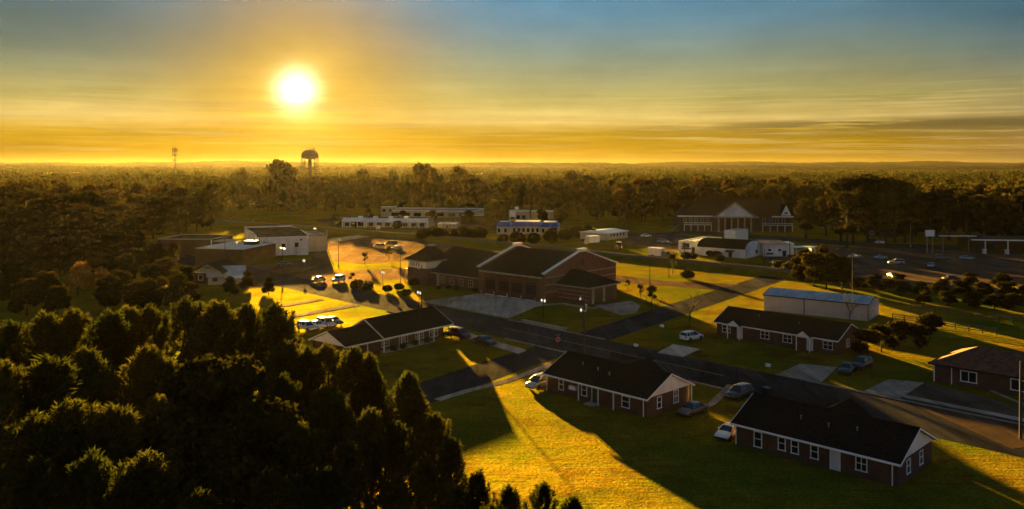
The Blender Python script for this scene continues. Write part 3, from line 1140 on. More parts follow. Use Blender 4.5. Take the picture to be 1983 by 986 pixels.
    wg = obj('wing_wall', MB().box(wx0, wx1, wy0, wy1, 0, wh), M['brown_brick'], FS)
    hb = MB()
    o_ = .7
    e = [(wx0 - o_, wy0 - o_, wh), (wx1, wy0 - o_, wh), (wx1, wy1 + o_, wh), (wx0 - o_, wy1 + o_, wh)]
    cy = (wy0 + wy1) / 2
    r0, r1 = (wx0 + 5.0, cy, wr), (wx1, cy, wr - .6)
    for q in ([e[0], e[1], r1, r0], [e[2], e[3], r0, r1], [e[3], e[0], r0], [e[3], e[2], e[1], e[0]]):
        hb.poly(q)
    obj('wing_roof', hb, M['brown_shingle'], FS)
    obj('wing_fascia', MB().box(wx0 - o_ - .05, wx1 - .2, wy0 - o_ - .06, wy0 - o_ - .003, wh - .16, wh + .1), M['stone'], FS)
    for i in range(4):
        window(FS, '-y', wy0, wx0 + 9.5 + i * 3.4, 1.0, 1.5, 1.7, 'cream', (2, 2))
    obj('projecting_bay', MB().box(wx0 + 8.2, wx0 + 8.9, wy0 - .35, wy0, 0, wh - .2), M['stone'], wg)
    # entrance tower with a pale frieze under its own hip roof
    tx0, tx1, ty0, ty1 = wx0 - 1.2, wx0 + 6.3, wy0 - 2.2, wy0 + 6.0
    tw = obj('tower_wall', MB().box(tx0, tx1, ty0, ty1, 0, 4.5), M['brown_brick'], FS)
    tf = obj('tower_frieze', MB().box(tx0 + .15, tx1 - .15, ty0 + .15, ty1 - .15, 4.5, 6.5), M['white'], FS)
    for k in range(4):
        obj('slit_window', MB().box(tx0 + 1.1 + k * .75, tx0 + 1.4 + k * .75, ty0 + .11, ty0 + .15, 4.85, 6.1), M['glass'], tf)
    obj('pilaster', MB().box(tx0 + 4.2, tx0 + 4.5, ty0 + .05, ty0 + .15, 4.5, 6.5), M['brown_brick'], tf)
    tr = MB()
    o_ = 1.0
    e = [(tx0 - o_, ty0 - o_, 6.5), (tx1 + o_, ty0 - o_, 6.5), (tx1 + o_, ty1 + o_, 6.5), (tx0 - o_, ty1 + o_, 6.5)]
    ax, ay = (tx0 + tx1) / 2 + .4, (ty0 + ty1) / 2 + .6
    cap = [(ax - .8, ay - .8, 10.0), (ax + .8, ay - .8, 10.0), (ax + .8, ay + .8, 10.0), (ax - .8, ay + .8, 10.0)]
    for k in range(4):
        k2 = (k + 1) % 4
        mid0 = tuple(e[k][i] * .45 + cap[k][i] * .55 - (.25 if i == 2 else 0) for i in range(3))
        mid1 = tuple(e[k2][i] * .45 + cap[k2][i] * .55 - (.25 if i == 2 else 0) for i in range(3))
        tr.poly([e[k], e[k2], mid1, mid0])
        tr.poly([mid0, mid1, cap[k2], cap[k]])
    tr.poly(cap)
    tr.poly(e[::-1])
    trf = obj('tower_roof', tr, M['brown_shingle'], FS)
    obj('roof_cap', MB().box(ax - .95, ax + .95, ay - .95, ay + .95, 10.003, 10.5), M['stone'], trf)
    tfa = MB().box(tx0 - o_ - .06, tx1 + o_ + .06, ty0 - o_ - .07, ty0 - o_ - .003, 6.3, 6.62)
    tfa.box(tx1 + o_ + .003, tx1 + o_ + .07, ty0 - o_, ty1 + o_, 6.3, 6.62)
    tfa.box(tx0 - o_ - .07, tx0 - o_ - .003, ty0 - o_, ty1 + o_, 6.3, 6.62)
    obj('tower_fascia', tfa, M['stone'], trf)
    ca = MB().box(tx0 - 2.6, tx0 - .01, ty0 + 1, ty0 + 4.0, 3.4, 3.65)
    obj('entrance_canopy', ca, M['dark'], FS)
    cpst = MB().box(tx0 - 2.5, tx0 - 2.25, ty0 + 1.1, ty0 + 1.35, 0, 3.4)
    obj('canopy_post', cpst, M['stone'], FS)


fire_station()


# ---- houses of the street
def cross_gable(parent, cx, y_in, y_out, half, h, ridge, roof_m, panel_m, over=.45, side=1):
    """a wing whose ridge runs along y and whose gable faces y_out"""
    s = 1 if y_out > y_in else -1
    b = MB()
    b.extrude([(cx - half, y_in, 0), (cx + half, y_in, 0), (cx + half, y_in, h), (cx, y_in, ridge), (cx - half, y_in, h)], (0, y_out - y_in, 0))
    obj('rear_wing_wall', b, M['house_brick'], parent)
    k = (ridge - h) / half
    zl = h - over * k
    r = MB()
    t = .16
    prof = [(cx - half - over, zl + .04), (cx, ridge + .04), (cx + half + over, zl + .04), (cx + half + over, zl + .04 + t), (cx, ridge + .04 + t), (cx - half - over, zl + .04 + t)]
    r.extrude([(p[0], y_in, p[1]) for p in prof], (0, (y_out - y_in) + .4 * s, 0))
    return obj('rear_wing_roof', r, M[roof_m], parent)


def house_b():
    h = thing('brick_house', 'low brick house with a white gable, beside the sunlit lawn at the street corner', 'house', (*G(1059.5, 757), 0), R(-46.0), 'brick houses along the street')
    L, Dp, eh, rd = 17.3, 9.4, 2.55, 4.65
    obj('wall', gable_wall(MB(), 0, L, 0, Dp, eh, rd), M['house_brick'], h)
    r = obj('roof', gable_roof(MB(), 0, L, 0, Dp, eh, rd, .55, .45), M['shingle'], h)
    eave_trim(h, 0, L, 0, Dp, eh, rd, .55, .45)
    gable_panel(h, L, -.1, Dp + .1, eh, rd, 1)
    cross_gable(h, 9.6, Dp / 2, Dp + 1.2, 3.1, eh, 4.35, 'shingle', 'white')
    ridge_cap(r, 0, L, Dp / 2, rd)
    gutter(h, -.45, L + .45, -.61, eh - .2, (.05, 16.9))
    vents(r, [(4.2, 2.8, 3.9), (7.3, 2.4, 3.75), (9.6, 2.0, 3.6)])
    window(h, '-y', 0, 2.2, .75, .95, 1.4, bars=(1, 2))
    bx = MB().box(4.35, 5.5, -.35, -.02, 1.15, 1.65)
    obj('air_conditioner', bx, M['dirty_white'], h)
    door(h, '-y', 0, 8.3, .95, 2.05, 'dark_door')
    window(h, '-y', 0, 6.4, .75, 1.0, 1.45, bars=(1, 2))
    window(h, '-y', 0, 13.3, .65, 1.3, 1.45, bars=(1, 2))
    for x in (6.15, 9.6, 12.2):
        obj('porch_post', MB().box(x, x + .12, -.5, -.38, 0, eh - .27), M['white'], h)
    window(h, '+x', L, 2.1, .75, .95, 1.45, bars=(1, 2))
    window(h, '+x', L, 5.7, .75, 1.1, 1.6, bars=(2, 2))
    obj('corner_post', MB().box(L + .3, L + .42, Dp - .12, Dp + .02, 0, eh - .1), M['white'], h)
    obj('door_step', MB().box(7.9, 9.6, -1.3, -.02, 0, .14), M['concrete'], h)
    return h


def house_c():
    x, y = G(1421, 820, 2.55)
    h = thing('brick_house', 'dark roofed house at the lower edge with a white sedan parked at its left end', 'house', (x + .4, y + .5, 0), R(-45.0), 'brick houses along the street')
    L, Dp, eh, rd = 17.8, 9.6, 2.55, 4.7
    obj('wall', gable_wall(MB(), 0, L, 0, Dp, eh, rd), M['house_brick'], h)
    r = obj('roof', gable_roof(MB(), 0, L, 0, Dp, eh, rd, .55, .45), M['shingle'], h)
    eave_trim(h, 0, L, 0, Dp, eh, rd, .55, .45)
    gable_panel(h, L, -.1, Dp + .1, eh, rd, 1)
    cross_gable(h, 8.2, Dp / 2, Dp + 1.6, 3.0, eh, 4.45, 'shingle', 'orange')
    px = MB()
    px.extrude([(8.2 - 3.0, Dp + 1.62, eh - .1), (8.2 + 3.0, Dp + 1.62, eh - .1), (8.2, Dp + 1.62, 4.4)], (0, .05, 0))
    obj('gable_panel', px, M['orange'], h)
    ridge_cap(r, 0, L, Dp / 2, rd)
    gutter(h, -.45, L + .45, -.61, eh - .2, (.05, 17.3))
    vents(r, [(6.6, 2.4, 3.8), (9.8, 2.2, 3.7), (12.7, 2.6, 3.85)])
    window(h, '-y', 0, 2.2, .4, 1.0, 1.7, bars=(1, 2))
    for x_ in (5.1, 6.6, 8.8):
        window(h, '-y', 0, x_, .75, .9, 1.4, bars=(1, 2))
    door(h, '-y', 0, 11.0, .95, 2.05, 'pale_door')
    window(h, '-y', 0, 13.6, .75, 1.2, 1.4, bars=(2, 2))
    window(h, '+x', L, 2.2, .75, 1.0, 1.4, bars=(1, 2))
    window(h, '+x', L, 5.8, .75, 1.0, 1.4, bars=(1, 2))
    return h


def porch_gable(h, cx, half, y, eh, depth, top):
    r = MB()
    z0 = eh - .15
    r.extrude([(cx - half, y - depth, z0), (cx + half, y - depth, z0), (cx, y - depth, top)], (0, depth + 1.2, 0))
    p = obj('porch_roof', r, M['shingle'], h)
    g = MB()
    g.extrude([(cx - half - .1, y - depth - .06, z0 - .05), (cx + half + .1, y - depth - .06, z0 - .05), (cx, y - depth - .06, top + .1)], (0, .055, 0))
    obj('porch_gable_board', g, M['dirty_white'], p)
    for s in (-1, 1):
        obj('porch_post', MB().box(cx + s * (half - .15) - .07, cx + s * (half - .15) + .07, y - depth + .05, y - depth + .2, 0, z0), M['white'], h)


def house_d():
    x, y = G(1384.5, 649)
    h = thing('brick_house', 'long dark brick duplex with two small white porch gables in front of the metal warehouse', 'house', (x + .3, y, 0), R(-46.0), 'brick houses along the street')
    L, Dp, eh, rd = 23.0, 9.2, 2.6, 4.6
    obj('wall', gable_wall(MB(), 0, L, 0, Dp, eh, rd), M['house_brick'], h)
    r = obj('roof', gable_roof(MB(), 0, L, 0, Dp, eh, rd, .55, .45), M['shingle'], h)
    ridge_cap(r, 0, L, Dp / 2, rd)
    vents(r, [(7.0, 3.0, 3.9), (15.0, 2.6, 3.75)])
    eave_trim(h, 0, L, 0, Dp, eh, rd, .55, .45)
    for cx, dx in ((4.2, 4.45), (17.6, 17.9)):
        porch_gable(h, cx, 1.35, 0, eh, 1.3, 3.35)
        door(h, '-y', 0, dx - .1, .95, 2.05)
    for x0 in (1.2, 9.0, 13.3, 20.6):
        window(h, '-y', 0, x0, .85, 1.7, 1.35, bars=(2, 2), fr=.08)
    window(h, '+x', L, 3.5, .85, 1.2, 1.35, bars=(2, 2))
    return h


def house_e():
    x, y = G(1808, 738)
    h = thing('brick_house', 'house with a red roof, one slope catching the sun at the far right', 'house', (x, y, 0), R(-46.0), 'brick houses along the street')
    L, Dp, eh, rd = 24.0, 11.5, 2.7, 4.9
    obj('wall', MB().box(0, L, 0, Dp, 0, eh), M['house_brick'], h)
    o_ = .6
    e = [(-o_, -o_, eh), (L + o_, -o_, eh), (L + o_, Dp + o_, eh), (-o_, Dp + o_, eh)]
    r0, r1 = (4.2, Dp / 2, rd), (L - 4.2, Dp / 2, rd)
    r = MB()
    for q in ([e[0], e[1], r1, r0], [e[1], e[2], r1], [e[2], e[3], r0, r1], [e[3], e[0], r0], [e[3], e[2], e[1], e[0]]):
        r.poly(q)
    obj('roof', r, M['red_shingle'], h)
    f = MB().box(-o_ - .05, L + o_, -o_ - .06, -o_ - .003, eh - .2, eh + .05)
    f.box(-o_ - .06, -o_ - .003, -o_, Dp + o_, eh - .2, eh + .05)
    obj('fascia', f, M['dark'], h)
    window(h, '-y', 0, 3.6, .8, 2.2, 1.5, bars=(2, 1), fr=.12)
    window(h, '-y', 0, 10.0, .8, 2.2, 1.5, bars=(2, 1), fr=.12)
    porch_gable(h, 14.0, 2.0, 0, eh, 1.7, 3.7)
    door(h, '-y', 0, 13.6, .95, 2.05)
    obj('corner_trim', MB().box(-.06, .12, -.05, .0, 0, eh), M['white'], h)
    obj('downpipe', MB().box(2.4, 2.5, -.12, -.02, 0, eh), M['white'], h)
    return h


def house_a():
    h = thing('ranch_house', 'long ranch house with white porch posts and a stepped dark roof behind the pines', 'house', (-27.0, 133.8, 0), R(50.5), 'brick houses along the street')
    # local y points away from the camera-side front (front is -y)
    L1, L2, Dp, eh = 7.6, 16.4, 8.6, 2.5
    obj('wall', gable_wall(MB(), 0, L1, 0, Dp, eh, 4.25), M['brown_wall'], h)
    obj('wall', gable_wall(MB(), L1 + .01, L1 + L2, 1.3, Dp + .3, eh + .1, 5.05), M['brown_brick'], h)
    obj('roof', gable_roof(MB(), 0, L1 - .02, 0, Dp, eh, 4.25, .5, .4), M['shingle'], h)
    obj('roof', gable_roof(MB(), L1 + .45, L1 + L2, -.5, Dp + .5, eh + .12, 5.15, .4, .45), M['shingle'], h)
    eave_trim(h, 0, L1 - .02, 0, Dp, eh, 4.25, .5, .4, right=False, left=True)
    eave_trim(h, L1 + .45, L1 + L2, -.5, Dp + .5, eh + .12, 5.15, .4, .45, left=True, size=.24)
    gable_panel(h, -.01, .1, Dp - .1, eh, 4.2, -1, 'white')
    window(h, '-y', 0, 1.0, .55, 1.8, 1.5, bars=(3, 3))
    obj('downpipe', MB().box(4.6, 4.7, -.1, -.01, 0, eh), M['white'], h)
    for x0, w0 in ((8.4, 2.2), (16.9, 2.0)):
        window(h, '-y', 1.3, x0, .7, w0, 1.45, bars=(4, 3))
    window(h, '-y', 1.3, 20.3, .5, 2.2, 1.8, bars=(3, 2), fr=.12)
    door(h, '-y', 1.3, 13.0, 1.0, 2.05, 'dark_door')
    window(h, '-y', 1.3, 14.3, .7, .7, 1.4)
    for x0 in (8.0, 12.0, 16.2, 19.9):
        obj('porch_post', MB().box(x0, x0 + .16, -.35, -.19, 0, eh - .12), M['white'], h)
    obj('porch_floor', MB().box(7.8, 20.2, -.6, 1.28, 0, .15), M['concrete'], h)
    return h


house_a()
house_b()
house_c()
house_d()
house_e()


# ---- metal warehouse
def metal_warehouse():
    x, y = G(1478.8, 601)
    h = thing('metal_warehouse', 'pale grey metal warehouse with a low ribbed roof beside the long brick duplex', 'warehouse', (x, y, 0), R(-36.0))
    L, Dp, eh, rd = 21.5, 9.5, 3.35, 4.35
    obj('wall', gable_wall(MB(), 0, L, 0, Dp, eh, rd), M['siding'], h)
    rf = obj('roof', gable_roof(MB(), 0, L, 0, Dp, eh, rd, .25, .2, t=.1), M['metal_roof'], h)
    k = (rd - eh) / (Dp / 2)
    n = 22
    for i in range(n + 1):
        xx = -.15 + (L + .3) * i / n
        s = MB()
        for y0_, y1_ in ((-.2, Dp / 2), (Dp / 2, Dp + .2)):
            z = lambda yy: (eh + k * (yy if yy <= Dp / 2 else Dp - yy)) + .14
            s.extrude([(xx - .03, y0_, z(y0_)), (xx + .03, y0_, z(y0_)), (xx + .03, y1_, z(y1_)), (xx - .03, y1_, z(y1_))], (0, 0, .06))
        obj('roof_rib', s, M['metal_roof'], rf)
    eave_trim(h, 0, L, 0, Dp, eh, rd, .25, .2, m='dark', size=.18)
    obj('downpipe', MB().box(8.6, 8.75, -.12, -.01, 0, eh - .05), M['dark'], h)
    for i in range(1, 15):
        xx = L * i / 15
        if abs(xx - 8.6) > .4:
            obj('wall_rib', MB().box(xx - .03, xx + .03, -.03, 0, 0, eh - .2), M['siding'], h)
    d = obj('door', MB().box(L, L + .05, 3.8, 4.9, .02, 2.3), M['pale_door'], h)
    obj('window', MB().box(L + .05, L + .07, 4.1, 4.6, 1.2, 1.8), M['glass'], d)
    obj('corner_trim', MB().box(L - .1, L + .04, -.06, .04, 0, eh - .1), M['dark'], h)


metal_warehouse()


# ---- large public building with white pediments in the distance
def pediment_hall():
    x, y = G(1315, 447)
    h = thing('pediment_hall', 'large dark roofed hall with a broad white pediment in front of the woods', 'hall', (x, y, 0), R(-6))
    L, Dp, eh, rd = 52.0, 26.0, 7.3, 14.8
    obj('wall', MB().box(0, L, 0, Dp, 0, eh), M['brown_brick'], h)
    o_ = 1.0
    e = [(-o_, -o_, eh), (L + o_, -o_, eh), (L + o_, Dp + o_, eh), (-o_, Dp + o_, eh)]
    r0, r1 = (12.0, Dp / 2, rd), (L - 2, Dp / 2, rd)
    r = MB()
    for q in ([e[0], e[1], r1, r0], [e[1], e[2], r1], [e[2], e[3], r0, r1], [e[3], e[0], r0], [e[3], e[2], e[1], e[0]]):
        r.poly(q)
    rf = obj('roof', r, M['shingle'], h)
    # main pediment on a portico
    cx, half = 25.5, 8.6
    pr = MB().extrude([(cx - half - .4, -5.0, eh), (cx + half + .4, -5.0, eh), (cx, -5.0, 13.6)], (0, 14, 0))
    obj('portico_roof', pr, M['shingle'], h)
    pg = MB().extrude([(cx - half, -5.12, eh), (cx + half, -5.12, eh), (cx, -5.12, 13.3)], (0, .1, 0))
    pd = obj('pediment', pg, M['dirty_white'], h)
    rk = MB()
    for s in (-1, 1):
        rk.extrude([(cx + s * (half + .6), -5.35, eh - .1), (cx, -5.35, 13.55), (cx, -5.35, 14.1), (cx + s * (half + 1.2), -5.35, eh - .1)], (0, .22, 0))
    obj('raking_cornice', rk, M['stone'], pd)
    obj('portico_beam', MB().box(cx - half - .8, cx + half + 2.2, -5.3, -1.0, eh - .7, eh - .012), M['stone'], h)
    for i in range(6):
        c = MB().tube([(cx - half + 1.0 + i * 3.0, -4.4, 0), (cx - half + 1.0 + i * 3.0, -4.4, eh - .7)], [.45, .36], 10)
        obj('column', c, M['stone'], h)
    obj('fascia', MB().box(-o_, cx - half - 1.0, -o_ - .1, -o_ - .003, eh - .5, eh + .1), M['white'], h)
    f = MB().box(cx + half + 9, L + o_ + .05, -o_ - .1, -o_ - .003, eh - .5, eh + .1)
    f.box(L + o_ + .003, L + o_ + .1, -o_, Dp, eh - .5, eh + .1)
    obj('fascia', f, M['white'], h)
    # the small gable on the right
    sg = MB().extrude([(L - 5.2, -1.5, eh + .2), (L + .2, -1.5, eh + .2), (L - 2.5, -1.5, 13.0)], (0, 10, 0))
    obj('side_gable_roof', sg, M['shingle'], h)
    sp = MB().extrude([(L - 4.9, -1.62, eh + .4), (L - .1, -1.62, eh + .4), (L - 2.5, -1.62, 12.6)], (0, .1, 0))
    spo = obj('side_pediment', sp, M['canopy_white'], h)
    obj('vent', MB().box(L - 3.2, L - 1.8, -1.7, -1.63, eh + 1.2, eh + 1.9), M['dark'], spo)
    for i in range(5):
        window(h, '-y', 0, 2.0 + i * 2.7, 4.2, 1.2, 2.0, 'white', (1, 2))
    for i in range(4):
        window(h, '-y', 0, L - 13 + i * 3.0, 3.9, 1.3, 2.2, 'white', (1, 2))
    # balcony rails
    for x0, x1 in ((2.0, 15.0), (L - 13.5, L + .5)):
        rl = MB().box(x0, x1, -2.1, -1.95, 3.95, 4.15)
        rl.box(x0, x1, -2.1, -1.95, 3.1, 3.25)
        n = int((x1 - x0) / .9)
        for i in range(n + 1):
            xx = x0 + (x1 - x0 - .1) * i / n
            rl.box(xx, xx + .1, -2.09, -1.96, 3.25, 3.95)
        obj('balcony_rail', rl, M['white'], h)
        obj('balcony_floor', MB().box(x0, x1, -2.2, 0, 2.8, 3.05), M['stone'], h)
        for i in range(5):
            xx = x0 + (x1 - x0 - .3) * i / 4
            obj('balcony_post', MB().box(xx, xx + .3, -2.05, -1.75, 0, 2.8), M['white'], h)
    # stair on the left end
    st = MB()
    for i in range(9):
        st.box(-1.0 - i * .45, -.5 - i * .45, -3.4, -2.2, 3.0 - i * .33 - .2, 3.0 - i * .33)
    obj('outside_stair', st, M['stone'], h)


pediment_hall()


# ---- white commercial row on the right of the railway
def flat_building(name, label, cat, loc, rz, L, Dp, H, wall='dirty_white', roof='flat_roof', parapet=.35, group=None, trim='white', wins=(), doors=(), extra=None):
    h = thing(name, label, cat, (*loc, 0), rz, group)
    obj('wall', MB().box(0, L, 0, Dp, 0, H), M[wall], h)
    obj('roof', MB().box(.25, L - .25, .25, Dp - .25, H, H + .06), M[roof], h)
    if parapet:
        p = MB()
        p.box(-.03, L + .03, -.03, .25, H, H + parapet)
        p.box(-.03, L + .03, Dp - .25, Dp + .03, H, H + parapet)
        p.box(-.03, .25, .25, Dp - .25, H, H + parapet)
        p.box(L - .25, L + .03, .25, Dp - .25, H, H + parapet)
        obj('parapet', p, M[trim], h)
    for face, at, a0, z0, wd, ht in wins:
        window(h, face, at, a0, z0, wd, ht, 'dark', (2, 1), .05, .07)
    for face, at, a0, wd, ht in doors:
        door(h, face, at, a0, wd, ht, 'dark_door', 'dark')
    return h


def white_row():
    # arched-roof hall
    x, y = G(1351, 494)
    L, Dp, wh, top = 17.6, 14.0, 2.9, 5.4
    h = thing('arched_hall', 'white hall with a dark rounded roof beyond the railway bank', 'hall', (x, y, 0), R(-38))
    n = 12
    arc = [(Dp / 2 - Dp / 2 * math.cos(PI * i / n), wh + (top - wh) * math.sin(PI * i / n)) for i in range(n + 1)]
    b = MB().extrude([(0, 0, 0), (0, Dp, 0)] + [(0, yy, zz) for yy, zz in arc[::-1]], (L, 0, 0))
    obj('wall', b, M['dirty_white'], h)
    r = MB()
    out = [(Dp / 2 + (yy - Dp / 2) * 1.025, wh + (zz - wh) * 1.05 + .05) for yy, zz in arc]
    for i in range(n):
        r.extrude([(-.25, *out[i]), (L - .25, *out[i]), (L - .25, *out[i + 1]), (-.25, *out[i + 1])], (0, 0, .1))
    obj('roof', r, M['brown_shingle'], h)
    obj('wall_trim', MB().box(L - .02, L + .08, -.05, .12, 0, wh), M['dark'], h)
    ob = MB().box(L, L + .05, 3.5, 6.5, .05, 2.6)
    obj('roller_door', ob, M['canopy_white'], h)
    window(h, '+x', L, 8.5, 1.2, 1.6, 1.0, 'dark')
    aw = MB().extrude([(10.5, -1.3, 1.9), (13.5, -1.3, 1.9), (13.5, -.01, 2.4), (10.5, -.01, 2.4)], (0, 0, .08))
    obj('awning', aw, M['dark'], h)
    door(h, '-y', 0, 11.5, 1.0, 2.0, 'dark_door', 'dark')
    # storefront on its left, long flat roof with skylights
    x, y = G(1313.5, 489)
    h = flat_building('storefront', 'white storefront with a dark sign band at the left end of the white row', 'shop', (x, y), R(-36), 7.6, 22, 3.9,
                      wins=(('-y', 0, 1.6, 2.0, 2.6, 1.5),), doors=(('-y', 0, 5.2, 1.0, 2.1),))
    obj('sign_band', MB().box(1.2, 4.8, -.12, -.02, 1.35, 1.85), M['dark'], h)
    for i in range(5):
        obj('skylight', MB().box(2.5, 5.0, 2.5 + i * 3.6, 4.7 + i * 3.6, 3.961, 4.3), M['canopy_white'], h)
    # tall white stair box behind
    x, y = G(1402, 468)
    flat_building('roof_shed', 'small white flat roofed building behind the arched hall', 'building', (x, y), R(-40), 5.0, 12, 4.4, wall='canopy_white', trim='canopy_white')
    # bright flat-roofed shop to the right
    x, y = G(1478, 496.5)
    h = flat_building('corner_shop', 'white flat roofed shop with small dark windows, right of the arched hall', 'shop', (x, y), R(-4), 8.2, 13, 3.9, wall='dirty_white', trim='canopy_white',
                      wins=(('-y', 0, 1.6, 1.9, 1.0, .7), ('-y', 0, 5.0, 1.9, 1.0, .7), ('-y', 0, .9, .7, 2.4, .5), ('+x', 8.2, 2.2, 2.2, 1.8, .8)), doors=(('-y', 0, 6.6, 1.0, 1.9),))
    obj('overhang', MB().box(-.6, 8.9, -.7, 13.5, 4.26, 4.45), M['flat_roof'], h)
    obj('side_wing', MB().box(8.25, 12.0, 6.0, 13.0, 0, 4.0), M['canopy_white'], h)
    # open canopy with a booth
    x, y = G(1540, 497)
    h = thing('drive_canopy', 'flat white canopy with a small booth at the right end of the white row', 'canopy', (x, y, 0), R(-2))
    obj('roof', MB().box(0, 10.0, 0, 5.0, 3.0, 3.25), M['canopy_white'], h)
    obj('booth', MB().box(5.6, 9.0, .6, 4.2, 0, 3.0), M['canopy_white'], h)
    obj('window', MB().box(6.2, 7.4, .55, .6, 1.5, 2.4), M['glass'], h)
    obj('window', MB().box(7.8, 8.6, .55, .6, .5, 2.3), M['glass'], h)
    for xx in (.3, 4.6):
        obj('post', MB().box(xx, xx + .15, .3, .45, 0, 3.0), M['canopy_white'], h)


white_row()


def other_buildings():
    # white long building, row of small windows
    x, y = G(1175, 466)
    h = thing('white_block', 'long low white building with a row of small dark windows and a pale roof', 'building', (x, y, 0), R(52))
    L, Dp, eh = 17.0, 13.5, 2.9
    obj('wall', MB().box(0, L, 0, Dp, 0, eh), M['cream'], h)
    r = MB().extrude([(-.5, -.5, eh), (-.5, Dp + .5, eh), (-.5, Dp + .5, eh + .15), (-.5, Dp / 2, eh + .9), (-.5, -.5, eh + .15)], (L + 1.0, 0, 0))
    rf = obj('roof', r, M['canopy_white'], h)
    obj('chimney', MB().box(2.0, 3.2, 7.5, 8.6, eh + .3, eh + 1.8), M['brown_brick'], rf)
    for i in range(5):
        window(h, '-y', 0, 2.6 + i * 2.6, 1.5, 1.2, .9, 'dark', (1, 1), .04, .05)
    # blue-roofed building
    x, y = G(961, 454)
    h = thing('blue_roof_shop', 'pale building with a blue metal mansard roof behind the round bushes', 'shop', (x, y, 0), R(-8))
    for x0, x1, d0, d1 in ((0, 6.5, 0, 9), (6.6, 20.0, 3.0, 14), (20.1, 28.0, 1.0, 12)):
        obj('wall', MB().box(x0, x1, d0, d1, 0, 3.6), M['cream'], h)
        m = MB()
        a = [(x0 - .5, d0 - .5, 3.5), (x1 + .3, d0 - .5, 3.5), (x1 + .3, d1 + .5, 3.5), (x0 - .5, d1 + .5, 3.5)]
        c = [(x0 + 1.0, d0 + 1.0, 5.7), (x1 - 1.0, d0 + 1.0, 5.7), (x1 - 1.0, d1 - 1.0, 5.7), (x0 + 1.0, d1 - 1.0, 5.7)]
        for k in range(4):
            m.poly([a[k], a[(k + 1) % 4], c[(k + 1) % 4], c[k]])
        m.poly(a[::-1])
        rf = obj('mansard_roof', m, M['blue_roof'], h)
        obj('flat_top', MB().poly([(p[0], p[1], 5.704) for p in c]), M['canopy_white'], rf)
        n = max(2, int((x1 - x0) / 2.2))
        for i in range(n):
            window(h, '-y', d0, x0 + .5 + i * (x1 - x0 - .6) / n, .9, 1.3, 1.9, 'white', (1, 1), .04, .06)
    obj('glass_corner', MB().box(24.2, 27.6, .9, 1.0, .2, 3.2), M['glass'], h)
    # shopping strip in the far left centre
    x, y = G(664, 440)
    h = thing('shopping_strip', 'low shopping strip with pale canopies beyond the railway, below the water tower', 'shops', (x, y, 0), R(-5))
    segs = ((0, 12, 0, 4.6), (12.1, 26, 1.0, 4.2), (26.1, 44, -1.0, 4.4))
    for x0, x1, d, hh in segs:
        obj('wall', MB().box(x0, x1, d, d + 16, 0, hh - 1.0), M['cream'], h)
        cn = MB().extrude([(x0 - .2, d - 2.2, hh - 1.6), (x1, d - 2.2, hh - 1.6), (x1, d + .5, hh), (x0 - .2, d + .5, hh)], (0, 0, .25))
        obj('canopy_roof', cn, M['dirty_white'], h)
        obj('roof', MB().box(x0, x1, d + .6, d + 16, hh - 1.0, hh - .5), M['flat_roof'], h)
        n = int((x1 - x0) / 4)
        for i in range(n + 1):
            xx = x0 + (x1 - x0 - .4) * i / n
            obj('canopy_post', MB().box(xx, xx + .3, d - 2.0, d - 1.7, 0, hh - 1.6), M['white'], h)
        for i in range(n):
            window(h, '-y', d, x0 + .8 + i * (x1 - x0 - 1) / n, .5, 2.4, 2.0, 'white', (2, 1), .05, .08)
    for i in range(4):
        obj('roof_vent', MB().box(6 + i * 8, 8 + i * 8, 6, 8, 4.0, 5.2), M['canopy_white'], h)
    # long far store behind, with bright roof edge
    x, y = G(745, 420)
    h = flat_building('long_store', 'long flat roofed store behind the shopping strip with a bright roof edge', 'store', (x, y), R(-8), 56, 30, 3.7, wall='stone', trim='canopy_white',
                      wins=tuple(('-y', 0, 4 + i * 7, .6, 4.5, 2.0) for i in range(7)))
    x, y = G(737, 420)
    flat_building('sign_tower', 'square tan sign block rising over the shopping strip roofs', 'building', (x, y), R(-5), 8, 7, 5.8, wall='stone', trim='white', wins=(('-y', 0, 1, 3.2, 2, 1.4), ('-y', 0, 5, 3.2, 2, 1.4)))
    x, y = G(848, 447)
    h = flat_building('white_kiosk', 'small white building with an arcade of posts left of the hedge', 'building', (x, y), R(-6), 9, 7, 3.3, wall='cream', trim='canopy_white', doors=(('-y', 0, 4, 1.2, 2.2),))
    for i in range(6):
        obj('post', MB().box(.2 + i * 1.7, .4 + i * 1.7, -1.6, -1.4, 0, 3.3), M['white'], h)
    obj('arcade_roof', MB().box(0, 9, -1.8, -.04, 3.3, 3.6), M['canopy_white'], h)
    x, y = G(892, 434)
    flat_building('garage', 'tan garage with a white sign panel near the hedge', 'garage', (x, y), R(-10), 16, 12, 4.6, wall='brown_wall', trim='cream', doors=(('-y', 0, 3, 3.2, 3.0), ('-y', 0, 8, 3.2, 3.0)))
    x, y = G(985, 428)
    flat_building('office_block', 'small pale office beyond the blue roofed shop', 'building', (x, y), R(-6), 11, 9, 5.4, wall='stone', trim='canopy_white', wins=tuple(('-y', 0, 1 + i * 3.2, 1.2, 2, 2) for i in range(3)))
    x, y = G(1028, 424)
    flat_building('far_shed', 'flat pale shed roof beside the woods beyond the blue roofed shop', 'shed', (x, y), R(-4), 13, 10, 4.2, wall='stone', trim='canopy_white', doors=(('-y', 0, 4, 3, 3),))
    # white warehouse on the left
    x, y = G(494.8, 496.8)
    h = thing('white_warehouse', 'big white walled warehouse with a flat brown roof at the left of the town', 'warehouse', (x, y, 0), R(23))
    L, Dp, H = 18.0, 41.0, 6.6
    obj('wall', MB().box(0, L, 0, Dp, 0, H), M['dirty_white'], h)
    r = MB().extrude([(.3, .0, H), (.3, Dp, H), (.3, Dp, H + .3), (.3, Dp * .5, H + 1.0), (.3, 0, H + .12)], (L - .6, 0, 0))
    obj('roof', r, M['dark_felt'], h)
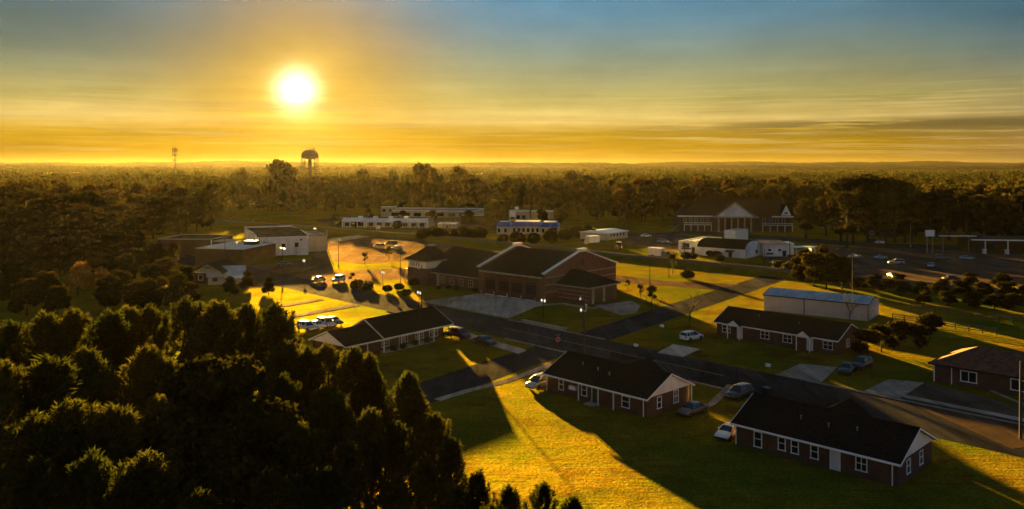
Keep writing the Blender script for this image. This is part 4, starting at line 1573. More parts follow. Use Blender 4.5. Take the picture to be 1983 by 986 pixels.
    for i in range(8):
        y0_ = i * Dp / 8
        for xa, xb in ((-.15, .28), (L - .28, L + .15)):
            obj('parapet_step', MB().box(xa, xb, y0_, y0_ + Dp / 8 - .01, H, H + .85 - .07 * abs(i - 2)), M['white_felt'], h)
    obj('back_parapet', MB().box(-.15, L + .15, Dp, Dp + .3, H - .5, H + .9), M['white_felt'], h)
    door(h, '-y', 0, 4.6, 1.3, 4.2, 'dark_door', 'dark')
    window(h, '-y', 0, 8.6, 2.6, 1.4, 1.5, 'dark', (2, 1))
    window(h, '-y', 0, 13.2, 2.8, 1.3, 1.5, 'dark', (2, 1))
    obj('wall_lamp', MB().box(2.6, 3.1, -.3, -.01, 4.9, 5.2), M['dark'], h)
    obj('wall_vent', MB().box(15.0, 15.8, -.2, -.01, 5.0, 5.5), M['dark'], h)
    obj('loading_box', MB().box(13.6, 17.5, -1.6, -.01, 0, 2.6), M['dirty_white'], h)
    obj('lean_to', MB().box(L + .2, L + 8, 8, 30, 0, 5.6), M['cream'], h)
    obj('lean_to_roof', MB().box(L + .1, L + 8.3, 7.7, 30.3, 5.6, 5.9), M['flat_roof'], h)
    # shed in front of it, cream
    x, y = G(447, 505)
    flat_building('cream_shed', 'low cream shed against the side of the white warehouse', 'shed', (x, y), R(22), 10.3, 6.5, 3.0, wall='cream', parapet=.0, roof='white_felt')
    # low white roofed store with brown front
    x, y = G(378, 512)
    h = flat_building('brown_store', 'brown fronted store with a broad white roof left of the warehouse', 'store', (x, y), R(-11), 16.5, 22, 5.0, wall='brown_wall', roof='white_felt', trim='white_felt', parapet=.25)
    obj('roof_unit', MB().box(9, 13, 14, 17, 5.062, 6.4), M['dark'], h)
    x, y = G(305, 492)
    h = flat_building('dark_store', 'long dark walled store with a pale flat roof at the far left of the row', 'store', (x, y), R(-4), 19.5, 19, 5.2, wall='brown_wall', roof='dark_felt', trim='stone', parapet=.3)
    obj('porch_post', MB().box(19.6, 19.9, -.4, -.1, 0, 5.2), M['white'], h)
    obj('gas_pump_canopy', MB().box(19.55, 27, 1, 9, 4.4, 4.7), M['stone'], h)
    obj('canopy_post', MB().box(26.2, 26.5, 1.2, 1.5, 0, 4.4), M['white'], h)
    # two small gabled houses in front
    x, y = G(376, 549)
    h = thing('cottage', 'small tan gabled cottage with a dark porch among trees at the left', 'house', (x, y, 0), R(-12), 'cottages by the warehouse')
    obj('wall', MB().extrude([(0, 0, 0), (8.5, 0, 0), (8.5, 0, 3.4), (4.2, 0, 5.4), (0, 0, 3.4)], (0, 9, 0)), M['brown_wall'], h)
    r = MB()
    for pts in (((-.5, 3.2), (4.2, 5.5)), ((4.2, 5.5), (9.0, 3.2))):
        (xa, za), (xb, zb) = pts
        r.extrude([(xa, -.9, za), (xb, -.9, zb), (xb, -.9, zb + .2), (xa, -.9, za + .2)], (0, 10.4, 0))
    obj('roof', r, M['shingle'], h)
    g = MB().extrude([(0, -.5, 3.1), (8.5, -.5, 3.1), (4.2, -.5, 5.35)], (0, .1, 0))
    go = obj('gable_panel', g, M['stone'], h)
    obj('attic_vent', MB().box(3.4, 5.2, -.56, -.505, 4.25, 4.55), M['dark'], go)
    obj('porch', MB().box(.4, 8.1, -.45, -.02, 2.9, 3.08), M['white'], h)
    window(h, '-y', 0, 1.2, 1.0, 1.4, 1.4)
    door(h, '-y', 0, 5.0, 1.0, 2.1)
    x, y = G(402, 552)
    h = thing('cottage', 'pale cottage with a grey sheet roof in front of the tan one', 'house', (x, y, 0), R(14), 'cottages by the warehouse')
    obj('wall', gable_wall(MB(), 0, 9.0, 0, 6.5, 2.4, 4.4), M['cream'], h)
    obj('roof', gable_roof(MB(), 0, 9.0, 0, 6.5, 2.4, 4.4, .6, .4), M['metal_roof'], h)
    obj('porch', MB().extrude([(4.5, -2.4, 1.8), (8.8, -2.4, 1.8), (8.8, -.6, 2.15), (4.5, -.6, 2.15)], (0, 0, .12)), M['dirty_white'], h)
    for xx in (4.7, 8.5):
        obj('porch_post', MB().box(xx, xx + .12, -2.3, -2.18, 0, 1.8), M['white'], h)
    window(h, '-y', 0, 1.0, .8, 1.6, 1.2)
    # filling station at the right edge
    x, y = G(1880, 492)
    h = thing('filling_station', 'dark filling station with a long white roof edge at the right side', 'filling station', (x, y, 0), R(-10))
    obj('wall', MB().box(1.5, 30, 6, 18, 0, 4.4), M['brown_wall'], h)
    obj('canopy_roof', MB().box(0, 32, 0, 19, 4.9, 5.2), M['dark_felt'], h)
    obj('canopy_edge', MB().box(-.1, 32.1, -.12, -.01, 4.85, 5.28), M['canopy_white'], h)
    for xx in (4.8, 12.2, 20):
        obj('canopy_post', MB().box(xx, xx + .3, .6, .9, 0, 4.9), M['canopy_white'], h)
        obj('pump', MB().box(xx - .4, xx + .8, 1.4, 2.2, 0, 1.7), M['dirty_white'], h)
    window(h, '-y', 6, 4, 1.0, 6, 2.2, 'dark', (3, 1))
    x, y = G(1818, 489)
    h = thing('pump_canopy', 'thin pale canopy on slim posts left of the filling station', 'canopy', (x, y, 0), R(-4))
    obj('roof', MB().box(0, 13, 0, 7, 5.9, 6.12), M['dark_felt'], h)
    obj('roof_edge', MB().box(-.05, 13.05, -.1, -.01, 5.88, 6.16), M['canopy_white'], h)
    for xx in (1.6, 10.6):
        obj('post', MB().box(xx, xx + .22, .8, 1.02, 0, 5.9), M['grey_steel'], h)
    # dim gabled house by the tall trees on the right
    x, y = G(1672, 456)
    h = thing('dim_house', 'shaded house with one pale gable below the tall trees on the right', 'house', (x, y, 0), R(-50))
    obj('wall', gable_wall(MB(), 0, 14, 0, 9, 3.0, 5.8), M['brown_wall'], h)
    obj('roof', gable_roof(MB(), 0, 14, 0, 9, 3.0, 5.8), M['shingle'], h)
    gable_panel(h, 0, 0, 9, 3.0, 5.7, -1, 'dirty_white')
    window(h, '-y', 0, 3, .9, 1.6, 1.4)


other_buildings()

# ------------------------------------------------------------------ trees and bushes
def cards(P, size, rng, flat=0.0, asp=0.7, dirs=None):
    """leaf-clump faces (rhombs) at points P, randomly turned"""
    n = len(P)
    d = rng.normal(size=(n, 3)) if dirs is None else dirs + rng.normal(size=(n, 3)) * .45
    d /= np.linalg.norm(d, axis=1)[:, None] + 1e-9
    r = rng.normal(size=(n, 3))
    a = np.cross(d, r)
    a /= np.linalg.norm(a, axis=1)[:, None] + 1e-9
    b = np.cross(d, a)
    s = (np.asarray(size) * rng.uniform(.6, 1.4, n))[:, None]
    V = np.empty((n, 4, 3), dtype=np.float32)
    bend = d * s * .25
    V[:, 0] = P - a * s
    V[:, 1] = P + b * s * asp - bend
    V[:, 2] = P + a * s
    V[:, 3] = P - b * s * asp - bend
    return V.reshape(-1, 3), np.arange(n * 4, dtype=np.int32).reshape(-1, 4)


def shell_points(lobes, n, rng, lo=.55):
    """points through the outer part of several ellipsoids (cx, cy, cz, rx, ry, rz)"""
    L = np.array(lobes, dtype=float)
    wgt = (L[:, 3] * L[:, 4] * L[:, 5]) ** .67
    k = rng.choice(len(L), n, p=wgt / wgt.sum())
    d = rng.normal(size=(n, 3))
    d /= np.linalg.norm(d, axis=1)[:, None]
    r = rng.uniform(lo ** 3, 1.0, n) ** (1 / 3)
    P = L[k, :3] + d * L[k, 3:] * r[:, None]
    return P, d


def blob(lobes, k, nseg=8, nring=5):
    V, F = [], []
    for cx, cy, cz, rx, ry, rz in lobes:
        i = len(V)
        for a in range(nring + 1):
            t = PI * a / nring
            for b in range(nseg):
                p = 2 * PI * b / nseg
                V.append((cx + rx * k * math.sin(t) * math.cos(p), cy + ry * k * math.sin(t) * math.sin(p), cz + rz * k * math.cos(t)))
        for a in range(nring):
            for b in range(nseg):
                b2 = (b + 1) % nseg
                F.append((i + a * nseg + b, i + (a + 1) * nseg + b, i + (a + 1) * nseg + b2, i + a * nseg + b2))
    return np.array(V), np.array(F, dtype=np.int32)


def join(parts):
    Vs, Fs, o = [], [], 0
    for V, F in parts:
        Vs.append(V)
        Fs.append(F + o)
        o += len(V)
    return np.concatenate(Vs), np.concatenate(Fs)


def limb_mesh(H, seed, spread, n_limb, r0, lo=.3, n=7):
    rng = random.Random(seed)
    b = MB()
    pts = [(0, 0, -.3)]
    x = y = 0
    for k in range(1, 6):
        x += rng.uniform(-.15, .15) * H * .06
        y += rng.uniform(-.15, .15) * H * .06
        pts.append((x, y, H * .85 * k / 5))
    b.tube(pts, [r0 * (1 - .15 * k) for k in range(6)], n)
    for i in range(n_limb):
        t = rng.uniform(lo, .85)
        z = H * .85 * t
        ang = i * 2.4 + rng.uniform(-.4, .4)
        l = spread * rng.uniform(.55, .95) * (1.1 - t * .5)
        p0 = Vector((x * t, y * t, z))
        p1 = p0 + Vector((math.cos(ang) * l * .5, math.sin(ang) * l * .5, l * .3))
        p2 = p0 + Vector((math.cos(ang) * l, math.sin(ang) * l, l * .62))
        b.tube([p0, p1, p2], [r0 * .4 * (1.1 - t), r0 * .26 * (1.1 - t), r0 * .1], 5)
    return b


def deciduous(seed, H=15.0, wide=5.5, n=1500, size=.75, mat_='leaf_mix', base=.28, core=.7, lob=9):
    rng = np.random.default_rng(seed)
    lobes = []
    for i in range(lob):
        a = i * 2.4 + rng.uniform(-.3, .3)
        t = rng.uniform(.1, 1.0)
        rr = wide * rng.uniform(.35, .62) * (1 - .45 * t)
        z = H * (base + .05 + (.86 - base - .05) * t)
        s = wide * rng.uniform(.38, .55)
        lobes.append((math.cos(a) * rr, math.sin(a) * rr, z, s, s, s * rng.uniform(.7, 1.0)))
    top = max(l[2] + l[5] for l in lobes)
    lobes = [(l[0], l[1], l[2] * H / top, l[3], l[4], l[5] * H / top) for l in lobes]
    P, d = shell_points(lobes, n, rng, .6)
    P = P + rng.normal(size=P.shape) * size * .25
    V, F = cards(P, size, rng, dirs=d)
    parts = [(V, F)]
    if core:
        parts.append(blob(lobes, core))
    V, F = join(parts)
    return (np_mesh('crown', V, F, M[mat_]), limb_mesh(H, seed, wide * .8, 7, H * .022).mesh('trunk', M['bark'], True), H)


def pine(seed, H=16.0, wide=3.4, n_br=66, tufts=8, needles=16, base=.18):
    """long-needled pine: whorled upturned branches ending in brushes of needles"""
    rng = np.random.default_rng(seed)
    b = MB()
    b.tube([(0, 0, -.3), (.05, 0, H * .4), (0, .06, H * .75), (0, 0, H * .98)], [H * .017, H * .013, H * .007, .03], 7)
    tips, dirs = [], []
    for i in range(n_br):
        t = base + (1 - base) * ((i + .5) / n_br) ** .85
        z = H * t
        ang = i * 2.399 + rng.uniform(-.5, .5)
        shape = min(1.0, (t - base) / .16 + .35) * (1.04 - ((t - base) / (1 - base)) ** 2.4)
        l = max(.35, wide * shape * rng.uniform(.6, 1.15))
        up = .15 + .75 * (t - base) / (1 - base) + rng.uniform(-.1, .15)
        h = Vector((math.cos(ang), math.sin(ang), 0))
        p0 = Vector((0, 0, z - .25))
        p1 = p0 + h * l * .55 + Vector((0, 0, l * .55 * up * .6))
        p2 = p0 + h * l + Vector((0, 0, l * up * 1.25 + .2))
        b.tube([p0, p1, p2], [.07, .05, .02], 4, caps=False)
        for k in range(tufts):
            s = .35 + .65 * (k + rng.uniform(.2, .9)) / tufts
            q = p0.lerp(p1, s / .55) if s < .55 else p1.lerp(p2, (s - .55) / .45)
            side = Vector((-h.y, h.x, 0)) * rng.uniform(-.55, .55) * (1.2 - s * .6) * min(1, l * .5)
            tips.append(q + side + Vector((0, 0, rng.uniform(0, .3))))
            dirs.append((h * .7 + side * .8 + Vector((0, 0, .55 + .5 * up))).normalized())
        for kk in range(4):
            tips.append(p2 + Vector((0, 0, .28 * kk)))
            dirs.append((h * .2 + Vector((0, 0, 1))).normalized())
    for k in range(6):
        tips.append(Vector((rng.uniform(-.15, .15), rng.uniform(-.15, .15), H * (.93 + .012 * k))))
        dirs.append(Vector((rng.uniform(-.2, .2), rng.uniform(-.2, .2), 1)).normalized())
    T = np.array([tuple(p) for p in tips])
    Dv = np.array([tuple(p) for p in dirs])
    n = len(T)
    P = np.repeat(T, needles, 0)
    d = np.repeat(Dv, needles, 0) + rng.normal(size=(n * needles, 3)) * .55
    d /= np.linalg.norm(d, axis=1)[:, None]
    P = P + rng.normal(size=P.shape) * .10
    ln = rng.uniform(.38, .80, (n * needles, 1))
    sd = np.cross(d, rng.normal(size=d.shape))
    sd /= np.linalg.norm(sd, axis=1)[:, None]
    wd = rng.uniform(.035, .07, (n * needles, 1))
    V = np.empty((n * needles, 4, 3))
    V[:, 0] = P - d * .08
    V[:, 1] = P + d * ln * .5 + sd * wd
    V[:, 2] = P + d * ln
    V[:, 3] = P + d * ln * .5 - sd * wd
    me = np_mesh('crown', V.reshape(-1, 3), np.arange(len(V) * 4).reshape(-1, 4), M['pine'])
    return (me, b.mesh('trunk', M['bark'], True), H + 1.8)


def shrub(seed, H=2.0, wide=1.4, n=420, size=.24, mat_='leaf_shrub', boxy=False):
    rng = np.random.default_rng(seed)
    if boxy:
        lobes = [(x, y, H * .5, wide * .42, wide * .36, H * .52) for x in (-wide * .8, 0, wide * .8) for y in (-.3, .3)]
    else:
        lobes = [(rng.uniform(-.3, .3) * wide, rng.uniform(-.3, .3) * wide, H * rng.uniform(.45, .6), wide * .75, wide * .75, H * .48) for _ in range(3)]
    P, d = shell_points(lobes, n, rng, .75)
    P[:, 2] = np.clip(P[:, 2], 0.05, H)
    V, F = cards(P, size, rng, dirs=d)
    V, F = join([(V, F), blob(lobes, .82)])
    st = MB().tube([(0, 0, -.2), (0, 0, H * .5)], [.07, .05], 5)
    return (np_mesh('foliage', V, F, M[mat_]), st.mesh('stem', M['bark']), H)


def bare(seed, H=9.0):
    rng = random.Random(seed)
    b = MB()
    tw = MB()

    def grow(p, d, l, r, depth):
        q = p + d * l
        mid = p + d * l * .5 + Vector((rng.uniform(-1, 1), rng.uniform(-1, 1), rng.uniform(-.3, .3))) * l * .06
        (b if depth < 2 else tw).tube([p, mid, q], [r, r * .8, r * .62], 6 if depth < 2 else 3, caps=False)
        if depth >= 5 or l < .3:
            return
        for k in range(3 if depth else 4):
            nd = (d + Vector((rng.uniform(-1, 1), rng.uniform(-1, 1), rng.uniform(-.25, .75))) * (.75 if depth else .62)).normalized()
            grow(q if k else mid, nd, l * rng.uniform(.6, .8), r * .58, depth + 1)
    grow(Vector((0, 0, -.2)), Vector((.03, .02, 1)).normalized(), H * .3, H * .017, 0)
    return (tw.mesh('twigs', M['bark']), b.mesh('trunk', M['bark'], True), H)


PROTO = {
    'pine': [pine(s, 16.0 + (s % 3) * .8, 2.9 + .35 * (s % 3)) for s in range(5)],
    'broad': [deciduous(20 + s, 15.0, 5.6, 2600, .46, 'leaf_dark', .06) for s in range(3)],
    'wood': [deciduous(40 + s, 15.0, 5.6, 1100, .72, 'leaf_mix', .03) for s in range(6)],
    'tall': [deciduous(60 + s, 22.0, 5.2, 1700, .66, 'leaf_dark', .12, lob=11) for s in range(3)],
    'orange': [deciduous(80 + s, 8.0, 3.8, 1600, .34, 'leaf_orange', .12) for s in range(2)],
    'yard': [deciduous(130 + s, 6.0, 3.0, 900, .3, 'leaf_dark', .26, lob=7) for s in range(2)],
    'small': [deciduous(90 + s, 4.5, 1.5, 330, .2, 'leaf_shrub', .22, core=0, lob=6) for s in range(2)],
    'bush': [shrub(100 + s, 2.0, 1.5) for s in range(3)],
    'big_bush': [shrub(110 + s, 4.6, 3.6, 800, .5, 'leaf_dark') for s in range(3)],
    'box': [shrub(120, 1.5, 1.6, 500, .2, boxy=True)],
    'bare': [bare(5, 9.0), bare(8, 7.0)],
}
PART = {'bush': ('foliage', 'stem'), 'big_bush': ('foliage', 'stem'), 'box': ('foliage', 'stem'), 'bare': ('twigs', 'trunk')}
NAME = {'pine': 'pine_tree', 'broad': 'broadleaf_tree', 'wood': 'woodland_tree', 'tall': 'tall_tree', 'orange': 'autumn_tree', 'yard': 'yard_tree', 'small': 'young_tree',
        'bush': 'bush', 'big_bush': 'bush', 'box': 'clipped_shrub', 'bare': 'bare_tree'}
trng = random.Random(99)


def plant(kind, xy, h, label, group=None, wide=1.0, var=None):
    cr, tr, ph = PROTO[kind][trng.randrange(len(PROTO[kind])) if var is None else var]
    cat = 'bush' if 'bush' in kind or kind == 'box' else 'tree'
    o = thing(NAME[kind], label, cat, (xy[0], xy[1], 0), trng.uniform(0, 6.28), group)
    s = h / ph
    o.scale = (s * wide, s * wide * trng.uniform(.92, 1.08), s)
    a, b = PART.get(kind, ('crown', 'trunk'))
    link(bpy.data.objects.new(a, cr), o)
    link(bpy.data.objects.new(b, tr), o)
    return o


# foreground stand of pines on the lower left: (x of the tip, y of the tip, tree height, label)
PINES = [
    (28, 612, 16, 0), (78, 596, 17, 0), (128, 590, 16.5, 0), (205, 590, 17, 1), (242, 586, 16, 1), (300, 584, 16, 1), (348, 570, 17, 1), (402, 578, 16, 1),
    (436, 572, 17, 2), (478, 584, 15.5, 2), (520, 580, 16, 2), (553, 604, 15, 2), (566, 650, 14, 2), (600, 668, 13.5, 3), (640, 656, 14, 3), (672, 668, 13, 3), (704, 680, 13, 3),
    (738, 712, 12, 3), (776, 714, 12.5, 4), (812, 744, 11.5, 4), (836, 790, 10.5, 4), (862, 842, 9.5, 4),
    (20, 690, 17, 5), (100, 680, 17, 5), (180, 668, 16, 5), (262, 662, 16, 5), (318, 680, 15, 5), (60, 790, 16, 5), (150, 760, 16, 5), (235, 770, 15, 5),
    (300, 760, 14, 5), (540, 720, 13.5, 6), (612, 740, 12.5, 6), (660, 760, 12, 6), (716, 782, 12, 6), (770, 812, 11, 6), (580, 810, 12, 6), (690, 850, 11, 6), (820, 880, 9.5, 6),
    (60, 880, 15, 5), (180, 870, 15, 5), (300, 860, 14, 5), (640, 905, 11, 6), (760, 915, 10, 6), (540, 890, 12, 6), (420, 930, 13, 5), (880, 930, 8.5, 6),
]
PLAB = ['pine from the left at the far left of the foreground stand', 'pine from the left along the back edge of the stand',
        'pine from the left at the stand edge below the sunlit front lawns', 'pine from the left in front of the ranch house',
        'pine from the left at the edge of the stand beside the sunlit corner lawn', 'shaded pine deep inside the foreground stand at the lower left', 'pine in the sunlit lower part of the foreground stand']
NTH = 'first second third fourth fifth sixth seventh eighth ninth tenth eleventh twelfth thirteenth fourteenth fifteenth sixteenth seventeenth eighteenth nineteenth twentieth'.split()


def nth(i):
    return NTH[i] if i < len(NTH) else 'another'


_row = {}
PLAB[5:] = ['shaded pine from the left in the deep lower part of the foreground stand', 'pine from the left in the right half of the foreground stand']
PINES.sort()
for px, py, h, k in PINES:
    _row[k] = _row.get(k, -1) + 1
    plant('pine', G(px, py, h), h, nth(_row[k]) + ' ' + PLAB[k], 'foreground pine stand', wide=(1.3 if k in (0, 1, 2, 5) else 1.12) * trng.uniform(.82, 1.2)).rotation_euler[:2] = (trng.uniform(-.07, .07), trng.uniform(-.07, .07))
for px, py, h, lab in ((432, 688, 15, 'rounded olive broadleaf tree amid the foreground pines'), (508, 775, 13, 'second rounded broadleaf tree amid the pines, lower in the stand'),
                       (372, 790, 13.5, 'broad dark tree at the foot of the foreground pine stand')):
    plant('broad', G(px, py, h), h, lab, 'broadleaf trees among the pines', wide=1.05)

for px, py, h, lab in ((925, 905, 9, 'added lone pine right of the stand, darkening the bottom edge'), (985, 935, 8.5, 'added pine darkening the bottom edge below the sunlit corner lawn'), (1050, 930, 8, 'added pine darkening the bottom edge, below the end of the sunlit lawn'),
                       (1110, 955, 8, 'small added pine darkening the bottom edge below the low brick house'), (955, 970, 9, 'low added pine darkening the very bottom beside the lone pine')):
    plant('pine', G(px, py, h), h, lab, 'foreground pine stand', wide=1.2)  # pines added to keep the bottom strip dark

# dark mass of tall trees on the left
for i, (px, py, y) in enumerate([(-30, 352, 300), (18, 358, 300), (48, 366, 310), (78, 384, 285), (112, 374, 295), (146, 372, 300), (172, 368, 290), (200, 378, 290), (226, 392, 285),
                                 (250, 418, 280), (20, 400, 262), (90, 410, 258), (150, 408, 262), (205, 420, 262), (60, 440, 240), (125, 450, 240), (185, 458, 245), (235, 462, 255), (10, 470, 225), (-40, 420, 250)]):
    h = CAM_H - (py - 318) * y / F_PX
    plant('tall' if i < 9 else 'broad', ((px - 991) * y / F_PX, y), h, nth(i) + ' tall dark tree from the left in the mass at the left edge' if i < 9 else 'lower dark tree in front of the tall mass at the left edge',
          'dark tree mass on the left', wide=1.25)
for px, py, h, lab in ((150, 574, 8.5, 'round orange autumn tree behind the foreground pines'), (192, 570, 7.0, 'smaller orange autumn tree, right of the round orange one')):
    plant('orange', G(px, py), h, lab, 'orange autumn trees', wide=.95)
for i, (px, py, h) in enumerate(sorted([(30, 560, 10), (80, 575, 9), (235, 560, 9), (262, 540, 9), (290, 575, 8), (318, 560, 8.5), (345, 590, 7), (240, 520, 11), (300, 525, 9), (330, 520, 8),
                                 (20, 520, 13), (70, 530, 12), (115, 528, 11), (360, 560, 6), (205, 525, 10), (480, 560, 5), (520, 570, 4.5), (445, 575, 5), (180, 545, 7)])):
    plant('broad', G(px, py), h, nth(i) + ' bushy tree from the left on the slope left of the cottages', 'trees on the left slope', wide=1.2)

for i, (px, py, h) in enumerate([(-10, 600, 9), (24, 588, 8), (52, 612, 8), (90, 600, 8.5), (112, 618, 7), (206, 600, 7.5), (232, 588, 8), (258, 605, 7), (284, 600, 7), (312, 592, 6.5), (338, 604, 6), (372, 590, 5)]):
    plant('broad', G(px, py), h, nth(i) + ' dark tree from the left in the row just behind the pine stand', 'row behind the pine stand', wide=1.25)
# trees behind the shops and round the church, then the wood itself
for i, (px, base, top) in enumerate([(1628, 470, 348), (1652, 472, 338), (1680, 470, 336), (1704, 472, 340), (1732, 470, 342), (1640, 480, 372), (1716, 480, 368), (1752, 470, 352)]):
    x, y = G(px, base)
    plant('tall', (x, y), CAM_H - (top - 318) * y / F_PX, 'very tall tree in the dark clump right of the pediment hall', 'tall clump right of the hall', wide=1.15)
for i, (px, base, h) in enumerate(sorted([(1548, 545, 7), (1575, 555, 9), (1600, 560, 9.5), (1630, 560, 9), (1660, 562, 8), (1692, 560, 9), (1720, 566, 8), (1590, 535, 9), (1560, 525, 7), (1750, 570, 8), (1785, 572, 8),
                                   (1820, 570, 9), (1862, 572, 9), (1905, 575, 9), (1950, 580, 10), (1985, 585, 10), (1740, 552, 7), (1880, 552, 8), (1940, 556, 9), (2030, 590, 11), (1835, 592, 8), (1885, 596, 8.5), (1925, 598, 8.5), (1965, 602, 9), (1790, 588, 7)])):
    h = h if px < 1640 else h * .42  # the low ones further right are added to shade the ground
    plant('broad', G(px, base), h, 'dark tree in the clump at the left end of the belt behind the metal warehouse' if px < 1640 else nth(i - 5) + ' added low tree from the left, shading the belt behind the warehouse', 'shaded belt behind the warehouse', wide=1.25 if px < 1640 else 2.1)
for k, (px, base, h) in enumerate(((1680, 690, 4.6), (1706, 682, 4.8), (1738, 672, 4.8), (1778, 676, 4.4), (1800, 658, 5.0))):
    plant('yard', G(px, base), h, nth(k) + ' low dark tree in the yard between the brick duplex and the red roofed house', 'yard trees', wide=1.25)
for px, base, h in ((1560, 462, 17), (1600, 458, 18), (1765, 470, 19), (1800, 462, 20), (1838, 466, 19), (1872, 458, 21), (1905, 470, 20), (1760, 452, 20), (1820, 450, 21), (1940, 462, 20), (1975, 470, 20), (1850, 448, 21), (1990, 455, 22), (2030, 470, 20)):  # added to throw shade over the filling station and the lots
    plant('tall', G(px, base), h, 'added tall shade tree behind the filling station at the right edge' if px > 1755 else 'added tall shade tree between the pediment hall and the tall clump', 'added shade trees on the right', wide=1.5)
plant('bare', G(1335, 632), 9.0, 'bare tree on the verge in front of the cross street', 'bare trees', var=0)
plant('bare', G(1262, 628), 6.5, 'smaller bare tree left of the tall bare one', 'bare trees', var=1)
plant('bare', G(1645, 622), 6.5, 'bare tree against the end of the metal warehouse', 'bare trees', var=1)
for px, base, h, lab in ((1302, 531, 6.5, 'small round tree on the sunlit verge behind the station'), (706, 513, 4.2, 'young tree in the sunlit lot left of the station'), (753, 503, 4.5, 'dark young tree beside the parked cars in the sunlit lot'),
                         (681, 549, 3.0, 'small round tree by the street, left of the clipped shrubs'), (1262, 590, 4.5, 'leafy young tree by the station drive'), (1240, 577, 3.5, 'second young tree by the station drive'),
                         (1215, 560, 2.5, 'small tree at the back corner of the station annex')):
    plant('small', G(px, base), h, lab, 'young trees', wide=1.05)
# clipped shrubs along the street
for k, (px, py, lab) in enumerate([(690, 557, 'first of the clipped shrubs by the street, next to the parked car'), (712, 560, 'long clipped shrub by the sunlit street'), (747, 566, 'low dark shrub on the sunlit verge'),
                                   (770, 562, 'taller shrub on the verge behind the low one'), (786, 574, 'rounded shrub nearest the fire station lawn'), (797, 553, 'shrub at the corner of the station entrance')]):
    plant('box' if k < 2 else 'bush', G(px, py), 1.9 if k < 2 else 1.7, lab, 'shrubs along the street', wide=1.3)
for px, py in ((868, 560), (850, 562), (884, 563), (919, 566)):
    plant('bush', G(px, py), 1.1, 'low shrub at the foot of the station wing', 'shrubs at the station wall')
for px, py in ((778, 676), (763, 680), (805, 670), (826, 664), (863, 653)):
    plant('bush', G(px, py), 1.0, 'low shrub against the porch of the ranch house', 'shrubs at the ranch house')
# hedge and bushes along the railway
for i in range(8):
    plant('big_bush', G(818 + i * 16, 464 - (3 if i % 2 else 0)), 4.2 + (i % 3) * .4, 'dark bush of the long hedge beyond the railway', 'hedge beyond the railway')
for px, py, h, lab in ((973, 474, 4.2, 'dark bush in front of the blue roofed shop, at the left'), (1002, 474, 5.0, 'large dark bush in front of the blue roofed shop'), (1034, 473, 4.6, 'dark bush in front of the blue roofed shop, at the middle'),
                       (1066, 470, 5.0, 'dark bush at the right corner of the blue roofed shop'), (1094, 465, 4.8, 'round bush between the blue roofed shop and the white block'), (1118, 461, 5.0, 'round bush on the slope left of the white block'),
                       (1140, 453, 4.0, 'small round bush behind the white block'), (722, 434, 4.5, 'bush in front of the shopping strip, at its left'), (690, 440, 4, 'low bush at the end of the shopping strip'), (770, 443, 4.0, 'bush in front of the shopping strip, at its middle')):
    plant('big_bush', G(px, py), h, lab, 'bushes by the shops', wide=.9)
for px, py, h, lab in ((1372, 497, 2.0, 'dark bush at the wall of the arched hall'), (1388, 499, 2.2, 'second dark bush at the wall of the arched hall'), (1328, 504, 2.6, 'dark bush in front of the storefront'), (1341, 503, 2.2, 'bush right of the one before the storefront'),
                       (1396, 507, 2.2, 'bush by the railway in front of the arched hall'), (1330, 540, 2.4, 'low dark bush at the foot of the utility pole'), (1508, 520, 2.4, 'scrub bush by the level crossing'), (1530, 530, 3.5, 'scrub bush right of the level crossing')):
    plant('bush', G(px, py), h, lab, 'bushes by the white row', wide=1.2)

for px, base, h, lab in ((712, 428, 8, 'tree between the shopping strip and the long store, at the left'), (778, 432, 7, 'tree in front of the long store near its middle'), (835, 436, 8, 'tree right of the shopping strip'),
                         (908, 436, 8, 'tree beside the tan garage'), (948, 438, 9, 'tree between the tan garage and the blue roofed shop'), (962, 425, 10, 'tree behind the left end of the blue roofed shop'),
                         (1050, 432, 9, 'tree behind the right end of the blue roofed shop'), (650, 440, 7, 'tree at the left end of the shopping strip'), (1085, 435, 9, 'tree on the slope right of the blue roofed shop')):
    plant('wood', G(px, base), h, lab, 'trees among the shops', wide=1.2)
# the wood beyond the town: front edge by photo column
EDGE = [(-700, 260), (0, 330), (240, 340), (330, 350), (412, 372), (436, 520), (640, 545), (730, 560), (930, 560), (1010, 530), (1100, 490), (1200, 445), (1310, 452), (1560, 440), (1600, 400), (1760, 360), (1983, 340), (2700, 300)]


def edge_y(px):
    for (a, ya), (b, yb) in zip(EDGE, EDGE[1:]):
        if a <= px <= b:
            return ya + (yb - ya) * (px - a) / (b - a)
    return 400


cand = []
wr = random.Random(3)
tries = 0
cell = {}
while len(cand) < 330 and tries < 60000:
    tries += 1
    px = wr.uniform(-40, 2020)
    e = edge_y(px)
    y = e + abs(wr.gauss(0, 1)) * 95
    x = (px - 991) * y / F_PX
    if 1300 < px < 1600 and y < 445:
        continue
    if math.hypot(x + 226, y - 900) < 30:
        continue
    key = (int(x // 8), int(y // 8))
    if any((key[0] + i, key[1] + j) in cell and math.hypot(cell[(key[0] + i, key[1] + j)][0] - x, cell[(key[0] + i, key[1] + j)][1] - y) < 7.0 for i in (-1, 0, 1) for j in (-1, 0, 1)):
        continue
    cell[key] = (x, y)
    cand.append((x, y, px))
cand.sort(key=lambda c: c[1])
for x, y, px in cand[:296]:
    h = wr.uniform(17, 25)
    zone = ('woodland tree at the left of the town below the mast' if px < 450 else 'woodland tree behind the shopping strip, below the water tower' if px < 850 else
            'woodland tree behind the blue roofed shop and white block' if px < 1300 else 'woodland tree around the pediment hall' if px < 1620 else 'woodland tree in the dark wood at the right')
    plant('wood', (x, y), h, zone, 'trees at the edge of the wood', wide=wr.uniform(.75, 1.05))
